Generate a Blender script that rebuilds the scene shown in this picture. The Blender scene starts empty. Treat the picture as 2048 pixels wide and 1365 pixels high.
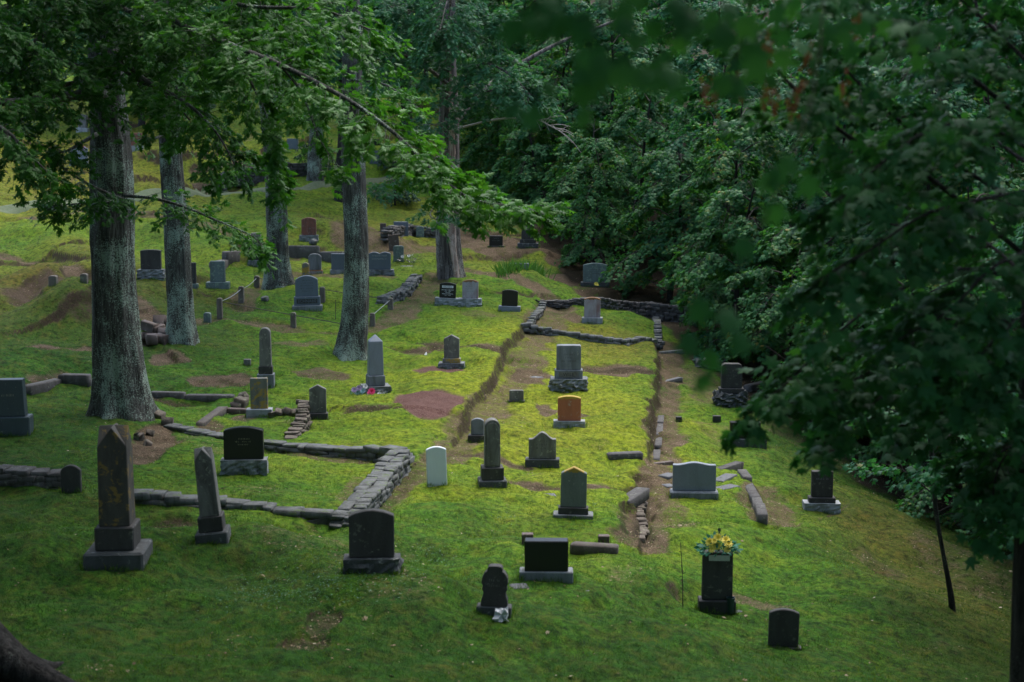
import bpy, bmesh, math, random
import numpy as np
from mathutils import Vector, Matrix

SC = bpy.context.scene
COL = SC.collection
R = math.radians
RNG = np.random.default_rng(7)
random.seed(7)

# ------------------------------------------------------------------ camera
CZ = 6.2
FOC = 50.0
F = 2048 * FOC / 36.0
PITCH = R(7.25)
cam = bpy.data.cameras.new('camera')
cam.lens = FOC
cam.sensor_width = 36
cam.clip_start = 0.1
cam.clip_end = 1000
cam.dof.use_dof = True
cam.dof.focus_distance = 36
cam.dof.aperture_fstop = 1.6
camo = bpy.data.objects.new('camera', cam)
COL.objects.link(camo)
camo.location = (0, 0, CZ)
camo.rotation_euler = (R(90) - PITCH, 0, 0)
SC.camera = camo

# ------------------------------------------------------------------ light
SUN_EL, SUN_AZ = R(64), R(28)          # azimuth measured from +Y (ahead of the camera) towards +X
w = bpy.data.worlds.new('World')
SC.world = w
w.use_nodes = True
nt = w.node_tree
sky = nt.nodes.new('ShaderNodeTexSky')
sky.sky_type = 'NISHITA'
sky.sun_disc = False
sky.sun_elevation = SUN_EL
sky.sun_rotation = SUN_AZ
sky.air_density = 1.0
sky.dust_density = 2.0
bg = nt.nodes['Background']
bg.inputs['Strength'].default_value = 0.15
nt.links.new(sky.outputs['Color'], bg.inputs['Color'])
sl = bpy.data.lights.new('sun', 'SUN')
sl.energy = 1.5
sl.angle = R(60)
sl.color = (1.0, 0.985, 0.95)
so = bpy.data.objects.new('sun', sl)
COL.objects.link(so)
sd = Vector((math.sin(SUN_AZ) * math.cos(SUN_EL), math.cos(SUN_AZ) * math.cos(SUN_EL), math.sin(SUN_EL)))
so.rotation_euler = sd.to_track_quat('Z', 'Y').to_euler()
SC.view_settings.view_transform = 'Standard'
SC.view_settings.look = 'None'
SC.view_settings.gamma = 1
SC.view_settings.exposure = 1.62
SC.cycles.max_bounces = 6
SC.cycles.diffuse_bounces = 3
SC.cycles.glossy_bounces = 2
SC.cycles.transmission_bounces = 3
SC.cycles.transparent_max_bounces = 4
SC.cycles.caustics_reflective = False
SC.cycles.caustics_refractive = False

# ------------------------------------------------------------------ helpers
def P(px, py, Y):
    a = (px - 1024) / F
    b = (682.5 - py) / F
    d = np.array([a, math.cos(PITCH) + b * math.sin(PITCH), -math.sin(PITCH) + b * math.cos(PITCH)])
    return np.array([0, 0, CZ]) + d * (Y / d[1])

def tag(o, label=None, cat=None, group=None, kind=None):
    if label: o['label'] = label
    if cat: o['category'] = cat
    if group: o['group'] = group
    if kind: o['kind'] = kind
    return o

def link(name, data, parent=None, mat=None):
    o = bpy.data.objects.new(name, data)
    COL.objects.link(o)
    if parent: o.parent = parent
    if mat and data is not None:
        if len(data.materials) == 0: data.materials.append(mat)
    return o

def empty(name, loc, rz=0.0, lean=0.0, tilt=0.0):
    o = link(name, None)
    o.location = tuple(float(v) for v in loc)
    o.rotation_euler = (tilt, lean, rz)
    o.empty_display_size = 0.2
    return o

def mesh_np(name, verts, faces_k, smooth=False, attrs=None):
    """faces_k: list of (n,k) index arrays"""
    me = bpy.data.meshes.new(name)
    verts = np.asarray(verts, dtype=np.float32)
    me.vertices.add(len(verts))
    me.vertices.foreach_set('co', verts.ravel())
    nl = sum(f.size for f in faces_k)
    nf = sum(len(f) for f in faces_k)
    me.loops.add(nl)
    me.polygons.add(nf)
    me.loops.foreach_set('vertex_index', np.concatenate([f.ravel() for f in faces_k]).astype(np.int32))
    starts = []
    s = 0
    for f in faces_k:
        starts.append(s + np.arange(len(f)) * f.shape[1])
        s += f.size
    me.polygons.foreach_set('loop_start', np.concatenate(starts).astype(np.int32))
    if smooth:
        me.polygons.foreach_set('use_smooth', np.ones(nf, dtype=bool))
    if attrs:
        for k, v in attrs.items():
            at = me.attributes.new(k, 'FLOAT', 'POINT')
            at.data.foreach_set('value', np.asarray(v, dtype=np.float32))
    me.update(calc_edges=True)
    return me

def smooth01(x):
    x = np.clip(x, 0, 1)
    return x * x * (3 - 2 * x)

def vhash(ix, iy, s):
    h = (ix.astype(np.int64) * 374761393 + iy.astype(np.int64) * 668265263 + s * 1442695041) & 0x7fffffff
    h = ((h ^ (h >> 13)) * 1274126177) & 0x7fffffff
    h = (h ^ (h >> 16)) & 0xffffff
    return h / float(0xffffff)

def vnoise(X, Y, sc, s=0):
    x = np.asarray(X) / sc; y = np.asarray(Y) / sc
    ix = np.floor(x); iy = np.floor(y)
    fx = smooth01(x - ix); fy = smooth01(y - iy)
    a = vhash(ix, iy, s); b = vhash(ix + 1, iy, s); c = vhash(ix, iy + 1, s); d = vhash(ix + 1, iy + 1, s)
    return (a * (1 - fx) + b * fx) * (1 - fy) + (c * (1 - fx) + d * fx) * fy

def fbm(X, Y, sc, octv=3, s=0):
    r = 0; a = 1; t = 0
    for i in range(octv):
        r = r + a * vnoise(X, Y, sc / 2 ** i, s + i * 17); t += a; a *= 0.5
    return r / t - 0.5

# ------------------------------------------------------------------ materials
def nodes(name):
    m = bpy.data.materials.new(name)
    m.use_nodes = True
    t = m.node_tree
    b = t.nodes['Principled BSDF']
    return m, t, b

def N(t, typ, **kw):
    n = t.nodes.new(typ)
    for k, v in kw.items():
        if k in n.inputs: n.inputs[k].default_value = v
        else: setattr(n, k, v)
    return n

def ramp(t, fac, stops, interp='LINEAR'):
    n = t.nodes.new('ShaderNodeValToRGB')
    n.color_ramp.interpolation = interp
    e = n.color_ramp.elements
    while len(e) < len(stops): e.new(0.5)
    for i, (p, c) in enumerate(stops):
        e[i].position = p
        e[i].color = (*c, 1) if len(c) == 3 else c
    t.links.new(fac, n.inputs['Fac'])
    return n

def mixc(t, fac, a, b, blend='MIX'):
    n = t.nodes.new('ShaderNodeMix')
    n.data_type = 'RGBA'
    n.blend_type = blend
    for idx, v in ((0, fac), (6, a), (7, b)):
        if isinstance(v, (int, float)): n.inputs[idx].default_value = v
        elif isinstance(v, tuple): n.inputs[idx].default_value = (*v, 1)
        else: t.links.new(v, n.inputs[idx])
    return n.outputs[2]

def mathn(t, op, a, b=None, c=None):
    n = t.nodes.new('ShaderNodeMath')
    n.operation = op
    for i, v in enumerate((a, b, c)):
        if v is None: continue
        if isinstance(v, (int, float)): n.inputs[i].default_value = v
        else: t.links.new(v, n.inputs[i])
    return n.outputs[0]

def noise(t, vec, scale, detail=3, rough=0.55, dist=0.0):
    n = t.nodes.new('ShaderNodeTexNoise')
    n.inputs['Scale'].default_value = scale
    n.inputs['Detail'].default_value = detail
    n.inputs['Roughness'].default_value = rough
    n.inputs['Distortion'].default_value = dist
    if vec is not None: t.links.new(vec, n.inputs['Vector'])
    return n.outputs['Fac']

def mapping(t, vec, scale):
    n = t.nodes.new('ShaderNodeMapping')
    n.inputs['Scale'].default_value = scale
    t.links.new(vec, n.inputs['Vector'])
    return n.outputs[0]

def bump(t, b, h, strength, dist):
    n = t.nodes.new('ShaderNodeBump')
    n.inputs['Strength'].default_value = strength
    n.inputs['Distance'].default_value = dist
    t.links.new(h, n.inputs['Height'])
    t.links.new(n.outputs[0], b.inputs['Normal'])

def coords(t, which='Object', randomize=True):
    tc = t.nodes.new('ShaderNodeTexCoord')
    v = tc.outputs[which]
    if randomize:
        oi = t.nodes.new('ShaderNodeObjectInfo')
        m = t.nodes.new('ShaderNodeVectorMath'); m.operation = 'ADD'
        mu = mathn(t, 'MULTIPLY', oi.outputs['Random'], 37.0)
        t.links.new(v, m.inputs[0]); t.links.new(mu, m.inputs[1])
        v = m.outputs[0]
    return v, tc

def stone_mat(name, base, dark=None, lich=(0.3, 0.3, 0.24), lamt=0.15, rough=0.75, speck=0.35, stain=0.5, top=None, lscale=9, bumpy=0.3, spec=0.4):
    m, t, b = nodes(name)
    v, tc = coords(t)
    dark = dark or tuple(c * 0.4 for c in base)
    fine = noise(t, v, 130, 2, 0.7)
    c1 = mixc(t, mathn(t, 'MULTIPLY', mathn(t, 'SUBTRACT', fine, 0.35), speck * 2.5), base, tuple(c * 0.35 for c in base))
    st = noise(t, mapping(t, v, (5, 5, 1.3)), 1.0, 4, 0.6, 0.6)
    sm = ramp(t, st, [(0.42, (0, 0, 0)), (0.68, (1, 1, 1))]).outputs[0]
    sf = mathn(t, 'MULTIPLY', sm, stain)
    c2 = mixc(t, sf, c1, dark)
    ln = noise(t, v, lscale, 5, 0.68, 0.3)
    lm = ramp(t, ln, [(0.66 - lamt * 0.6, (0, 0, 0)), (0.72 - lamt * 0.6, (1, 1, 1))]).outputs[0]
    c3 = mixc(t, mathn(t, 'MULTIPLY', lm, 0.85), c2, lich)
    if top:
        g = t.nodes.new('ShaderNodeSeparateXYZ')
        t.links.new(tc.outputs['Generated'], g.inputs[0])
        n2 = noise(t, v, 16, 3, 0.6)
        zz = mathn(t, 'ADD', g.outputs[2], mathn(t, 'MULTIPLY', n2, 0.22))
        tm = ramp(t, zz, [(0.985, (0, 0, 0)), (1.03, (1, 1, 1))]).outputs[0]
        c3 = mixc(t, tm, c3, top)
    t.links.new(c3, b.inputs['Base Color'])
    b.inputs['Roughness'].default_value = rough
    b.inputs['Specular IOR Level'].default_value = spec
    if bumpy: bump(t, b, mathn(t, 'ADD', noise(t, v, 28, 5, 0.65), mathn(t, 'MULTIPLY', fine, 0.3)), bumpy, 0.02)
    return m

MS = dict(
    teal=stone_mat('dark_teal_granite', (0.055, 0.075, 0.085), lamt=0.03, stain=0.3, rough=0.45, bumpy=0.1),
    grey=stone_mat('grey_granite', (0.19, 0.205, 0.22), (0.06, 0.065, 0.06), lamt=0.04, stain=0.7),
    lightgrey=stone_mat('light_grey_granite', (0.2, 0.225, 0.255), lamt=0.0, stain=0.25, rough=0.6),
    bluegrey=stone_mat('blue_grey_granite', (0.12, 0.145, 0.175), lamt=0.0, stain=0.2, rough=0.5, bumpy=0.1),
    white=stone_mat('white_marble', (0.62, 0.66, 0.68), lamt=-0.1, stain=0.12, speck=0.05, rough=0.6, bumpy=0.1),
    weather=stone_mat('weathered_stone', (0.165, 0.16, 0.145), (0.045, 0.042, 0.036), lich=(0.25, 0.26, 0.2), lamt=0.14, stain=0.8),
    dark=stone_mat('dark_weathered_stone', (0.05, 0.048, 0.044), (0.025, 0.022, 0.02), lich=(0.13, 0.13, 0.1), lamt=0.1, stain=0.7),
    darkorange=stone_mat('dark_stone_with_orange_lichen', (0.07, 0.065, 0.055), (0.025, 0.022, 0.018), lich=(0.2, 0.13, 0.03), lamt=0.2, stain=0.6, lscale=6),
    black=stone_mat('black_polished_granite', (0.012, 0.013, 0.015), lamt=-0.3, stain=0.0, speck=0.1, rough=0.3, bumpy=0),
    base=stone_mat('rough_grey_base_stone', (0.2, 0.215, 0.215), (0.06, 0.06, 0.055), lamt=0.1, stain=0.8, bumpy=0.8, rough=0.85),
    basepale=stone_mat('pale_base_stone', (0.32, 0.335, 0.34), (0.1, 0.1, 0.095), lamt=0.05, stain=0.6, bumpy=0.6, rough=0.85),
    basedark=stone_mat('dark_base_stone', (0.075, 0.08, 0.08), (0.03, 0.03, 0.028), lich=(0.2, 0.21, 0.19), lamt=0.12, stain=0.6, bumpy=0.6, rough=0.85),
    orange=stone_mat('orange_lichened_stone', (0.44, 0.14, 0.065), (0.24, 0.085, 0.045), lich=(0.36, 0.26, 0.2), lamt=0.12, stain=0.5, top=(0.35, 0.24, 0.03)),
    ochre=stone_mat('stone_with_ochre_lichen', (0.19, 0.19, 0.165), (0.05, 0.045, 0.035), lich=(0.34, 0.22, 0.03), lamt=0.27, stain=0.5, lscale=5),
    yellowtop=stone_mat('grey_stone_with_yellow_lichen_top', (0.15, 0.165, 0.155), (0.07, 0.075, 0.065), lamt=0.05, stain=0.5, top=(0.3, 0.2, 0.035)),
    reddish=stone_mat('red_brown_stone', (0.2, 0.075, 0.05), (0.05, 0.035, 0.03), lich=(0.2, 0.16, 0.14), lamt=0.15, stain=0.6),
    redstain=stone_mat('pale_stone_with_red_stain', (0.36, 0.34, 0.34), (0.17, 0.06, 0.05), lich=(0.4, 0.4, 0.4), lamt=0.05, stain=0.7, top=(0.2, 0.1, 0.04)),
    greenish=stone_mat('green_lichened_stone', (0.13, 0.17, 0.16), (0.06, 0.07, 0.06), lich=(0.2, 0.27, 0.2), lamt=0.2, stain=0.5),
    brown=stone_mat('brown_stone', (0.11, 0.08, 0.065), (0.05, 0.035, 0.03), lich=(0.2, 0.19, 0.16), lamt=0.1),
    wall=stone_mat('dry_wall_stone', (0.13, 0.135, 0.13), (0.04, 0.04, 0.034), lich=(0.09, 0.13, 0.04), lamt=0.16, stain=0.8, bumpy=0.9, rough=0.95, lscale=6),
    walldark=stone_mat('dark_wall_stone', (0.1, 0.095, 0.09), (0.04, 0.035, 0.03), lich=(0.17, 0.17, 0.14), lamt=0.12, stain=0.7, bumpy=0.9, rough=0.95),
    rubble=stone_mat('brown_rubble_stone', (0.13, 0.105, 0.08), (0.05, 0.038, 0.03), lich=(0.19, 0.2, 0.12), lamt=0.15, stain=0.6, bumpy=0.9, rough=0.95),
    timber=stone_mat('weathered_timber', (0.1, 0.085, 0.07), (0.04, 0.03, 0.025), lich=(0.1, 0.12, 0.05), lamt=0.1, stain=0.7, bumpy=0.6, rough=0.9),
    post=stone_mat('mossy_stone_post', (0.16, 0.14, 0.115), (0.07, 0.05, 0.035), lich=(0.19, 0.21, 0.14), lamt=0.15, stain=0.7, rough=0.9),
    slab=stone_mat('flat_marker_stone', (0.1, 0.105, 0.11), (0.05, 0.05, 0.05), lamt=0.1, stain=0.4),
)

def flat_mat(name, c, rough=0.6, metal=0.0):
    m, t, b = nodes(name)
    v, tc = coords(t)
    n = noise(t, v, 20, 3)
    t.links.new(mixc(t, n, tuple(x * 0.75 for x in c), tuple(min(1, x * 1.2) for x in c)), b.inputs['Base Color'])
    b.inputs['Roughness'].default_value = rough
    b.inputs['Metallic'].default_value = metal
    return m

M_IRON = flat_mat('rusted_iron', (0.05, 0.045, 0.04), 0.6, 0.3)
M_PIPE = flat_mat('grey_pipe', (0.25, 0.27, 0.27), 0.5, 0.3)
M_GILT = flat_mat('faded_gilt', (0.3, 0.27, 0.2), 0.5)
M_LETTER = flat_mat('white_letter_paint', (0.7, 0.7, 0.7), 0.6)
M_LETDARK = flat_mat('dark_letter_paint', (0.02, 0.02, 0.022), 0.5)
M_PLAQUE = flat_mat('white_plaque', (0.42, 0.44, 0.42), 0.5)
M_VASE = flat_mat('dark_green_vase', (0.02, 0.045, 0.045), 0.35)
M_YELLOW = flat_mat('yellow_petals', (0.85, 0.7, 0.12), 0.6)
M_PINK = flat_mat('pink_petals', (0.8, 0.06, 0.2), 0.6)
M_LILAC = flat_mat('lilac_petals', (0.5, 0.35, 0.55), 0.6)
M_PALE = flat_mat('pale_blue_petals', (0.35, 0.55, 0.58), 0.6)
M_WHITEFL = flat_mat('white_petals', (0.6, 0.6, 0.56), 0.6)
M_CRYSTAL = flat_mat('clear_white_plastic', (0.45, 0.46, 0.47), 0.35)

def leaf_mat(name, cols, trans=0.35, rough=0.5, spec=0.15):
    m, t, b = nodes(name)
    at = t.nodes.new('ShaderNodeAttribute')
    at.attribute_name = 'tint'
    n = len(cols)
    r = ramp(t, at.outputs['Fac'], [(i / (n - 1), c) for i, c in enumerate(cols)])
    t.links.new(r.outputs[0], b.inputs['Base Color'])
    b.inputs['Roughness'].default_value = rough
    b.inputs['Specular IOR Level'].default_value = spec
    tr = t.nodes.new('ShaderNodeBsdfTranslucent')
    hs = mixc(t, 1.0, r.outputs[0], (1.3, 1.5, 0.6), 'MULTIPLY')
    t.links.new(hs, tr.inputs['Color'])
    mx = t.nodes.new('ShaderNodeMixShader')
    mx.inputs[0].default_value = trans
    t.links.new(b.outputs[0], mx.inputs[1])
    t.links.new(tr.outputs[0], mx.inputs[2])
    t.links.new(mx.outputs[0], t.nodes['Material Output'].inputs['Surface'])
    return m

M_OAK = leaf_mat('oak_leaf', [(0.022, 0.075, 0.015), (0.035, 0.115, 0.018), (0.05, 0.155, 0.02), (0.075, 0.19, 0.025)])
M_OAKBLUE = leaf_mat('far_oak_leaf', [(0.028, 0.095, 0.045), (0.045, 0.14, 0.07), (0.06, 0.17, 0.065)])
M_MAPLE = leaf_mat('maple_leaf', [(0.02, 0.09, 0.04), (0.032, 0.13, 0.06), (0.05, 0.175, 0.065), (0.08, 0.16, 0.03), (0.15, 0.14, 0.03)])
M_MAPLE2 = leaf_mat('yellow_green_maple_leaf', [(0.022, 0.09, 0.032), (0.04, 0.135, 0.045), (0.06, 0.175, 0.05), (0.1, 0.19, 0.04), (0.19, 0.16, 0.03)])
M_MAPLEN = leaf_mat('near_maple_leaf', [(0.018, 0.08, 0.026), (0.03, 0.115, 0.038), (0.055, 0.17, 0.04)], trans=0.33, rough=0.55, spec=0.12)
M_CONIFER = leaf_mat('needle_spray', [(0.025, 0.06, 0.035), (0.05, 0.1, 0.06)], trans=0.1)
M_IRIS = leaf_mat('iris_blade', [(0.05, 0.13, 0.03), (0.09, 0.2, 0.04)])
M_FLEAF = leaf_mat('bouquet_leaf', [(0.015, 0.09, 0.06), (0.03, 0.14, 0.09), (0.05, 0.2, 0.12)], trans=0.1)
M_GREYLEAF = leaf_mat('grey_bouquet_leaf', [(0.04, 0.045, 0.03), (0.16, 0.17, 0.15), (0.3, 0.3, 0.28)], trans=0.1)
M_LITTER = leaf_mat('fallen_leaf', [(0.1, 0.065, 0.04), (0.2, 0.14, 0.08), (0.3, 0.24, 0.15), (0.42, 0.37, 0.26)], trans=0.0, rough=0.7)
M_CLOVER = leaf_mat('clover_leaf', [(0.04, 0.12, 0.04), (0.06, 0.15, 0.06), (0.13, 0.22, 0.15)], trans=0.1)
M_BLADE = leaf_mat('moss_blade', [(0.025, 0.08, 0.008), (0.055, 0.135, 0.01), (0.12, 0.19, 0.012), (0.2, 0.23, 0.014), (0.15, 0.11, 0.02)], trans=0.25, rough=0.7, spec=0.2)
M_SEED = leaf_mat('red_seed', [(0.16, 0.05, 0.03), (0.25, 0.09, 0.04)], trans=0.2)

def bark_mat(name, base, dark, lich, lamt, vs=(14, 14, 2.0)):
    m, t, b = nodes(name)
    v, tc = coords(t)
    mv = mapping(t, v, vs)
    n1 = noise(t, mv, 1.0, 5, 0.65, 0.8)
    n2 = noise(t, v, 30, 4, 0.75)
    n3 = noise(t, v, 1.3, 3, 0.6)
    c = mixc(t, ramp(t, n1, [(0.38, (0, 0, 0)), (0.62, (1, 1, 1))]).outputs[0], dark, base)
    gz = t.nodes.new('ShaderNodeSeparateXYZ'); t.links.new(tc.outputs['Object'], gz.inputs[0])
    low = mathn(t, 'MULTIPLY', ramp(t, mathn(t, 'MULTIPLY', gz.outputs[2], 0.12), [(0.0, (1, 1, 1)), (0.9, (0, 0, 0))]).outputs[0], 0.06)
    la = mathn(t, 'ADD', mathn(t, 'ADD', low, mathn(t, 'MULTIPLY', n2, 0.75)), mathn(t, 'ADD', mathn(t, 'MULTIPLY', n3, 0.55), mathn(t, 'MULTIPLY', n1, 0.15)))
    lm = ramp(t, la, [(0.83 - lamt, (0, 0, 0)), (0.9 - lamt, (1, 1, 1))]).outputs[0]
    c = mixc(t, mathn(t, 'MULTIPLY', lm, 0.9), c, lich)
    t.links.new(c, b.inputs['Base Color'])
    b.inputs['Roughness'].default_value = 0.9
    b.inputs['Specular IOR Level'].default_value = 0.2
    bump(t, b, mathn(t, 'ADD', n1, mathn(t, 'MULTIPLY', n2, 0.5)), 0.9, 0.06)
    return m

M_BARK = bark_mat('oak_bark', (0.1, 0.098, 0.084), (0.03, 0.027, 0.023), (0.27, 0.34, 0.265), 0.05)
M_BARKD = bark_mat('dark_bark', (0.04, 0.036, 0.032), (0.012, 0.011, 0.01), (0.09, 0.1, 0.08), -0.02)
M_BARKF = bark_mat('grey_split_bark', (0.17, 0.145, 0.13), (0.04, 0.033, 0.03), (0.3, 0.29, 0.26), 0.02, (10, 10, 0.8))
M_WOOD = bark_mat('bare_wood', (0.62, 0.47, 0.4), (0.24, 0.15, 0.12), (0.62, 0.5, 0.44), 0.02, (12, 12, 0.5))
M_TWIG = bark_mat('twig_bark', (0.09, 0.08, 0.065), (0.04, 0.035, 0.03), (0.16, 0.17, 0.13), 0.0)
M_DEADTWIG = flat_mat('dead_twig', (0.3, 0.27, 0.24), 0.8)

# ------------------------------------------------------------------ terrain
_Yt = np.array([-20, 0, 8, 15, 20, 27, 38, 47, 53, 60, 70, 80, 100, 130, 180, 260])
_Pt = np.array([-3.6, -4.7, -5.5, -6.0, -6.25, -6.35, -6.2, -5.4, -4.75, -3.75, -2.0, 0.3, 4.8, 12, 24, 40])
_Xt = np.array([-80, -40, -30, -22, -16, -9, -5, 0, 4, 7, 12, 18, 26, 36, 50, 100])
_St = np.array([6, 3, 2.1, 1.5, 1.2, 0.6, 0.2, 0, -0.75, -1.4, -2.8, -3.2, -1.5, 3.5, 12, 40])
def _table(xs, ys, sig):
    g = np.linspace(xs[0], xs[-1], 4000)
    v = np.interp(g, xs, ys)
    k = int(sig / (g[1] - g[0])) * 3
    kk = np.exp(-0.5 * (np.arange(-k, k + 1) / (k / 3)) ** 2); kk /= kk.sum()
    v = np.convolve(np.pad(v, k, mode='edge'), kk, 'valid')
    return g, v
_gY, _vY = _table(_Yt, _Pt, 2.5)
_gX, _vX = _table(_Xt, _St, 1.5)
def base_h(X, Y):
    return CZ + np.interp(Y, _gY, _vY) + np.interp(X, _gX, _vX)

def ray_hit(px, py, h):
    a = P(px, py, 1.0) - np.array([0, 0, CZ])
    Ys = np.concatenate([np.arange(9, 60, 0.05), np.arange(60, 170, 0.1)])
    f = CZ + a[2] * Ys - h(a[0] * Ys, Ys)
    i = np.argmax(f < 0)
    if f[i] >= 0: i = len(Ys) - 1
    if i == 0: i = 1
    t = f[i - 1] / (f[i - 1] - f[i]) if f[i - 1] != f[i] else 0
    y = Ys[i - 1] + (Ys[i] - Ys[i - 1]) * np.clip(t, 0, 1)
    return np.array([a[0] * y, y, CZ + a[2] * y])

def gpoly(pts):
    return np.array([ray_hit(x, y, base_h)[:2] for x, y in pts])

FE = []
def path(pts, width, dz=-0.11, s=0.66): FE.append(('path', gpoly(pts), width, dz, s))
def trench(pts, width=0.25, dz=-0.1, s=0.9): FE.append(('path', gpoly(pts), width, dz, s))
def ell(px, py, rx, ry, dz=-0.05, s=1.0, kind='ell'):
    c = ray_hit(px, py, base_h); n = ray_hit(px, py + ry, base_h); f = ray_hit(px, py - ry, base_h)
    FE.append((kind, c[:2], max(rx * c[1] / F, 0.1), max((f[1] - n[1]) / 2, 0.1), dz, s))
def ledge(pts, h, L): FE.append(('ledge', gpoly(pts), h, L))        # raised on the left of the direction of travel
def ridge(pts, h, wd): FE.append(('ridge', gpoly(pts), h, wd))

path([(1100, 600), (1088, 650), (1052, 735), (1016, 785), (975, 835), (930, 878), (890, 915)], 0.8)
path([(1345, 690), (1338, 760), (1336, 850), (1322, 930), (1300, 1000), (1286, 1085)], 0.75, -0.12, 0.75)
path([(330, 640), (430, 642), (560, 655), (690, 665), (790, 645), (840, 595), (868, 560)], 0.9)
path([(395, 445), (440, 475), (500, 500), (560, 505)], 1.3)
path([(1510, 975), (1530, 1010), (1548, 1048)], 0.9, -0.12)
path([(735, 1030), (800, 965), (835, 925)], 0.5)
path([(545, 897), (640, 912), (730, 920)], 0.8, -0.16)
path([(480, 610), (500, 585), (540, 560)], 0.8)
path([(900, 540), (1000, 560), (1080, 585), (1150, 640)], 0.8, -0.06, 0.8)
path([(590, 545), (680, 552), (760, 556)], 1.0)
path([(1110, 610), (1090, 650)], 1.4)
path([(20, 440), (200, 420), (330, 440)], 1.0, -0.05, 0.7)
path([(0, 520), (90, 535), (190, 600)], 0.9, -0.1, 0.8)
path([(0, 700), (90, 690), (190, 690)], 0.8, -0.08, 0.8)
path([(240, 605), (330, 650)], 0.9, -0.08, 0.8)
path([(920, 470), (1000, 505), (1100, 500)], 2.0, -0.05, 0.8)
path([(700, 480), (780, 500), (850, 490)], 1.8, -0.04, 0.7)
ell(1240, 545, 150, 60, -0.05, 0.95); ell(1130, 480, 80, 40, 0, 0.8); ell(1370, 640, 60, 40, 0, 0.8); ell(1650, 880, 150, 40, 0, 0.5)
ell(860, 828, 66, 28, -0.06, 1.0, 'gravel'); ell(877, 750, 50, 12, -0.04, 1.0, 'gravel')
ell(1092, 830, 25, 20, -0.04, 0.9); ell(650, 1255, 40, 26, -0.18, 0.6); ell(610, 1290, 50, 16, -0.14, 0.6)
ell(345, 1055, 60, 18, -0.1, 0.9); ell(1760, 1115, 55, 20, -0.1, 0.45); ell(1330, 1000, 60, 60, 0, 0.55)
ell(440, 762, 70, 16, -0.05, 0.8); ell(640, 745, 60, 14, -0.04, 0.7); ell(345, 715, 45, 12, -0.05, 0.8); ell(600, 690, 60, 10, -0.03, 0.6)
ell(1060, 755, 45, 18, -0.04, 0.9); ell(830, 705, 30, 7, -0.03, 0.6); ell(1210, 750, 50, 8, -0.06, 0.9); ell(960, 640, 40, 8, -0.02, 0.5)
ell(740, 1155, 80, 18, -0.12, 0.55); ell(310, 870, 40, 30, -0.05, 0.9); ell(700, 985, 25, 40, -0.03, 0.5); ell(800, 1200, 40, 10, -0.05, 0.3)
ell(300, 900, 50, 30, -0.08, 0.9); ell(560, 985, 100, 10, 0, 0.3); ell(1440, 870, 60, 30, -0.03, 0.4); ell(1400, 770, 60, 40, -0.03, 0.6)
ell(1960, 1150, 120, 60, 0, 0.4); ell(1850, 1010, 100, 20, 0, 0.4); ell(1500, 1180, 80, 12, -0.05, 0.6)
ell(80, 600, 60, 24, -0.1, 0.8); ell(480, 830, 30, 12, -0.03, 0.7); ell(420, 850, 40, 14, -0.06, 0.8); ell(100, 770, 60, 10, -0.08, 0.7)
trench([(1165, 742), (1240, 748), (1312, 765)]); trench([(1130, 838), (1220, 846), (1305, 860)], 0.15, -0.06)
trench([(700, 832), (760, 838), (800, 840)]); trench([(850, 690), (920, 712), (990, 722)]); trench([(735, 693), (800, 698), (850, 702)])
trench([(1000, 955), (1130, 990), (1230, 985)], 0.12, -0.05); trench([(880, 905), (1000, 915), (1060, 930)], 0.15, -0.05)
trench([(1290, 960), (1285, 1010), (1278, 1070)], 0.3, -0.2); trench([(1312, 830), (1308, 900)], 0.35, -0.15)
trench([(300, 785), (360, 792), (470, 792)], 0.3, -0.12); trench([(60, 780), (120, 758), (180, 768)], 0.3, -0.12)
trench([(640, 440), (720, 470), (790, 480)], 0.4, -0.1); trench([(400, 350), (500, 345), (620, 340)], 0.5, -0.15); trench([(300, 370), (450, 380), (540, 350)], 0.5, -0.15)
trench([(1000, 480), (1080, 500), (1110, 480)], 0.6, -0.1); trench([(820, 215), (900, 230), (980, 240)], 0.6, -0.1); trench([(180, 245), (300, 250), (400, 262)], 0.6, -0.1)
ledge([(925, 860), (960, 805), (1000, 742), (1012, 722), (1062, 645)], 0.25, 3.5)
ledge([(1300, 905), (1308, 840), (1312, 765), (1314, 702)], 0.26, 2.5)
ledge([(1280, 1075), (1286, 1000)], 0.2, 2.0)
ledge([(1700, 1020), (1560, 1060), (1490, 960)], 0.12, 2.0)
ridge([(60, 1130), (200, 1150), (320, 1110), (470, 1096), (560, 1115), (640, 1150), (740, 1180), (850, 1200)], 0.34, 0.9)
ridge([(1290, 1140), (1450, 1060), (1560, 1090), (1700, 1160), (1850, 1230)], 0.20, 0.9)
ridge([(940, 1270), (1200, 1240), (1500, 1310)], 0.17, 0.7)
ridge([(0, 960), (160, 1010), (300, 1010)], 0.20, 0.8)
ridge([(120, 640), (300, 590), (400, 560)], 0.51, 1.2)
ridge([(0, 600), (90, 570), (150, 640)], 0.51, 1.0)
ridge([(0, 740), (110, 730), (180, 740)], 0.34, 0.8)
ridge([(150, 470), (300, 480), (470, 520)], 0.59, 1.5)
ridge([(0, 470), (120, 500), (190, 560)], 0.59, 1.2)
ridge([(300, 330), (420, 340), (520, 330)], 0.51, 1.5)
ridge([(0, 360), (150, 350), (300, 390)], 0.51, 1.5)
ridge([(640, 470), (700, 480), (760, 490)], 0.42, 1.2)

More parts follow.
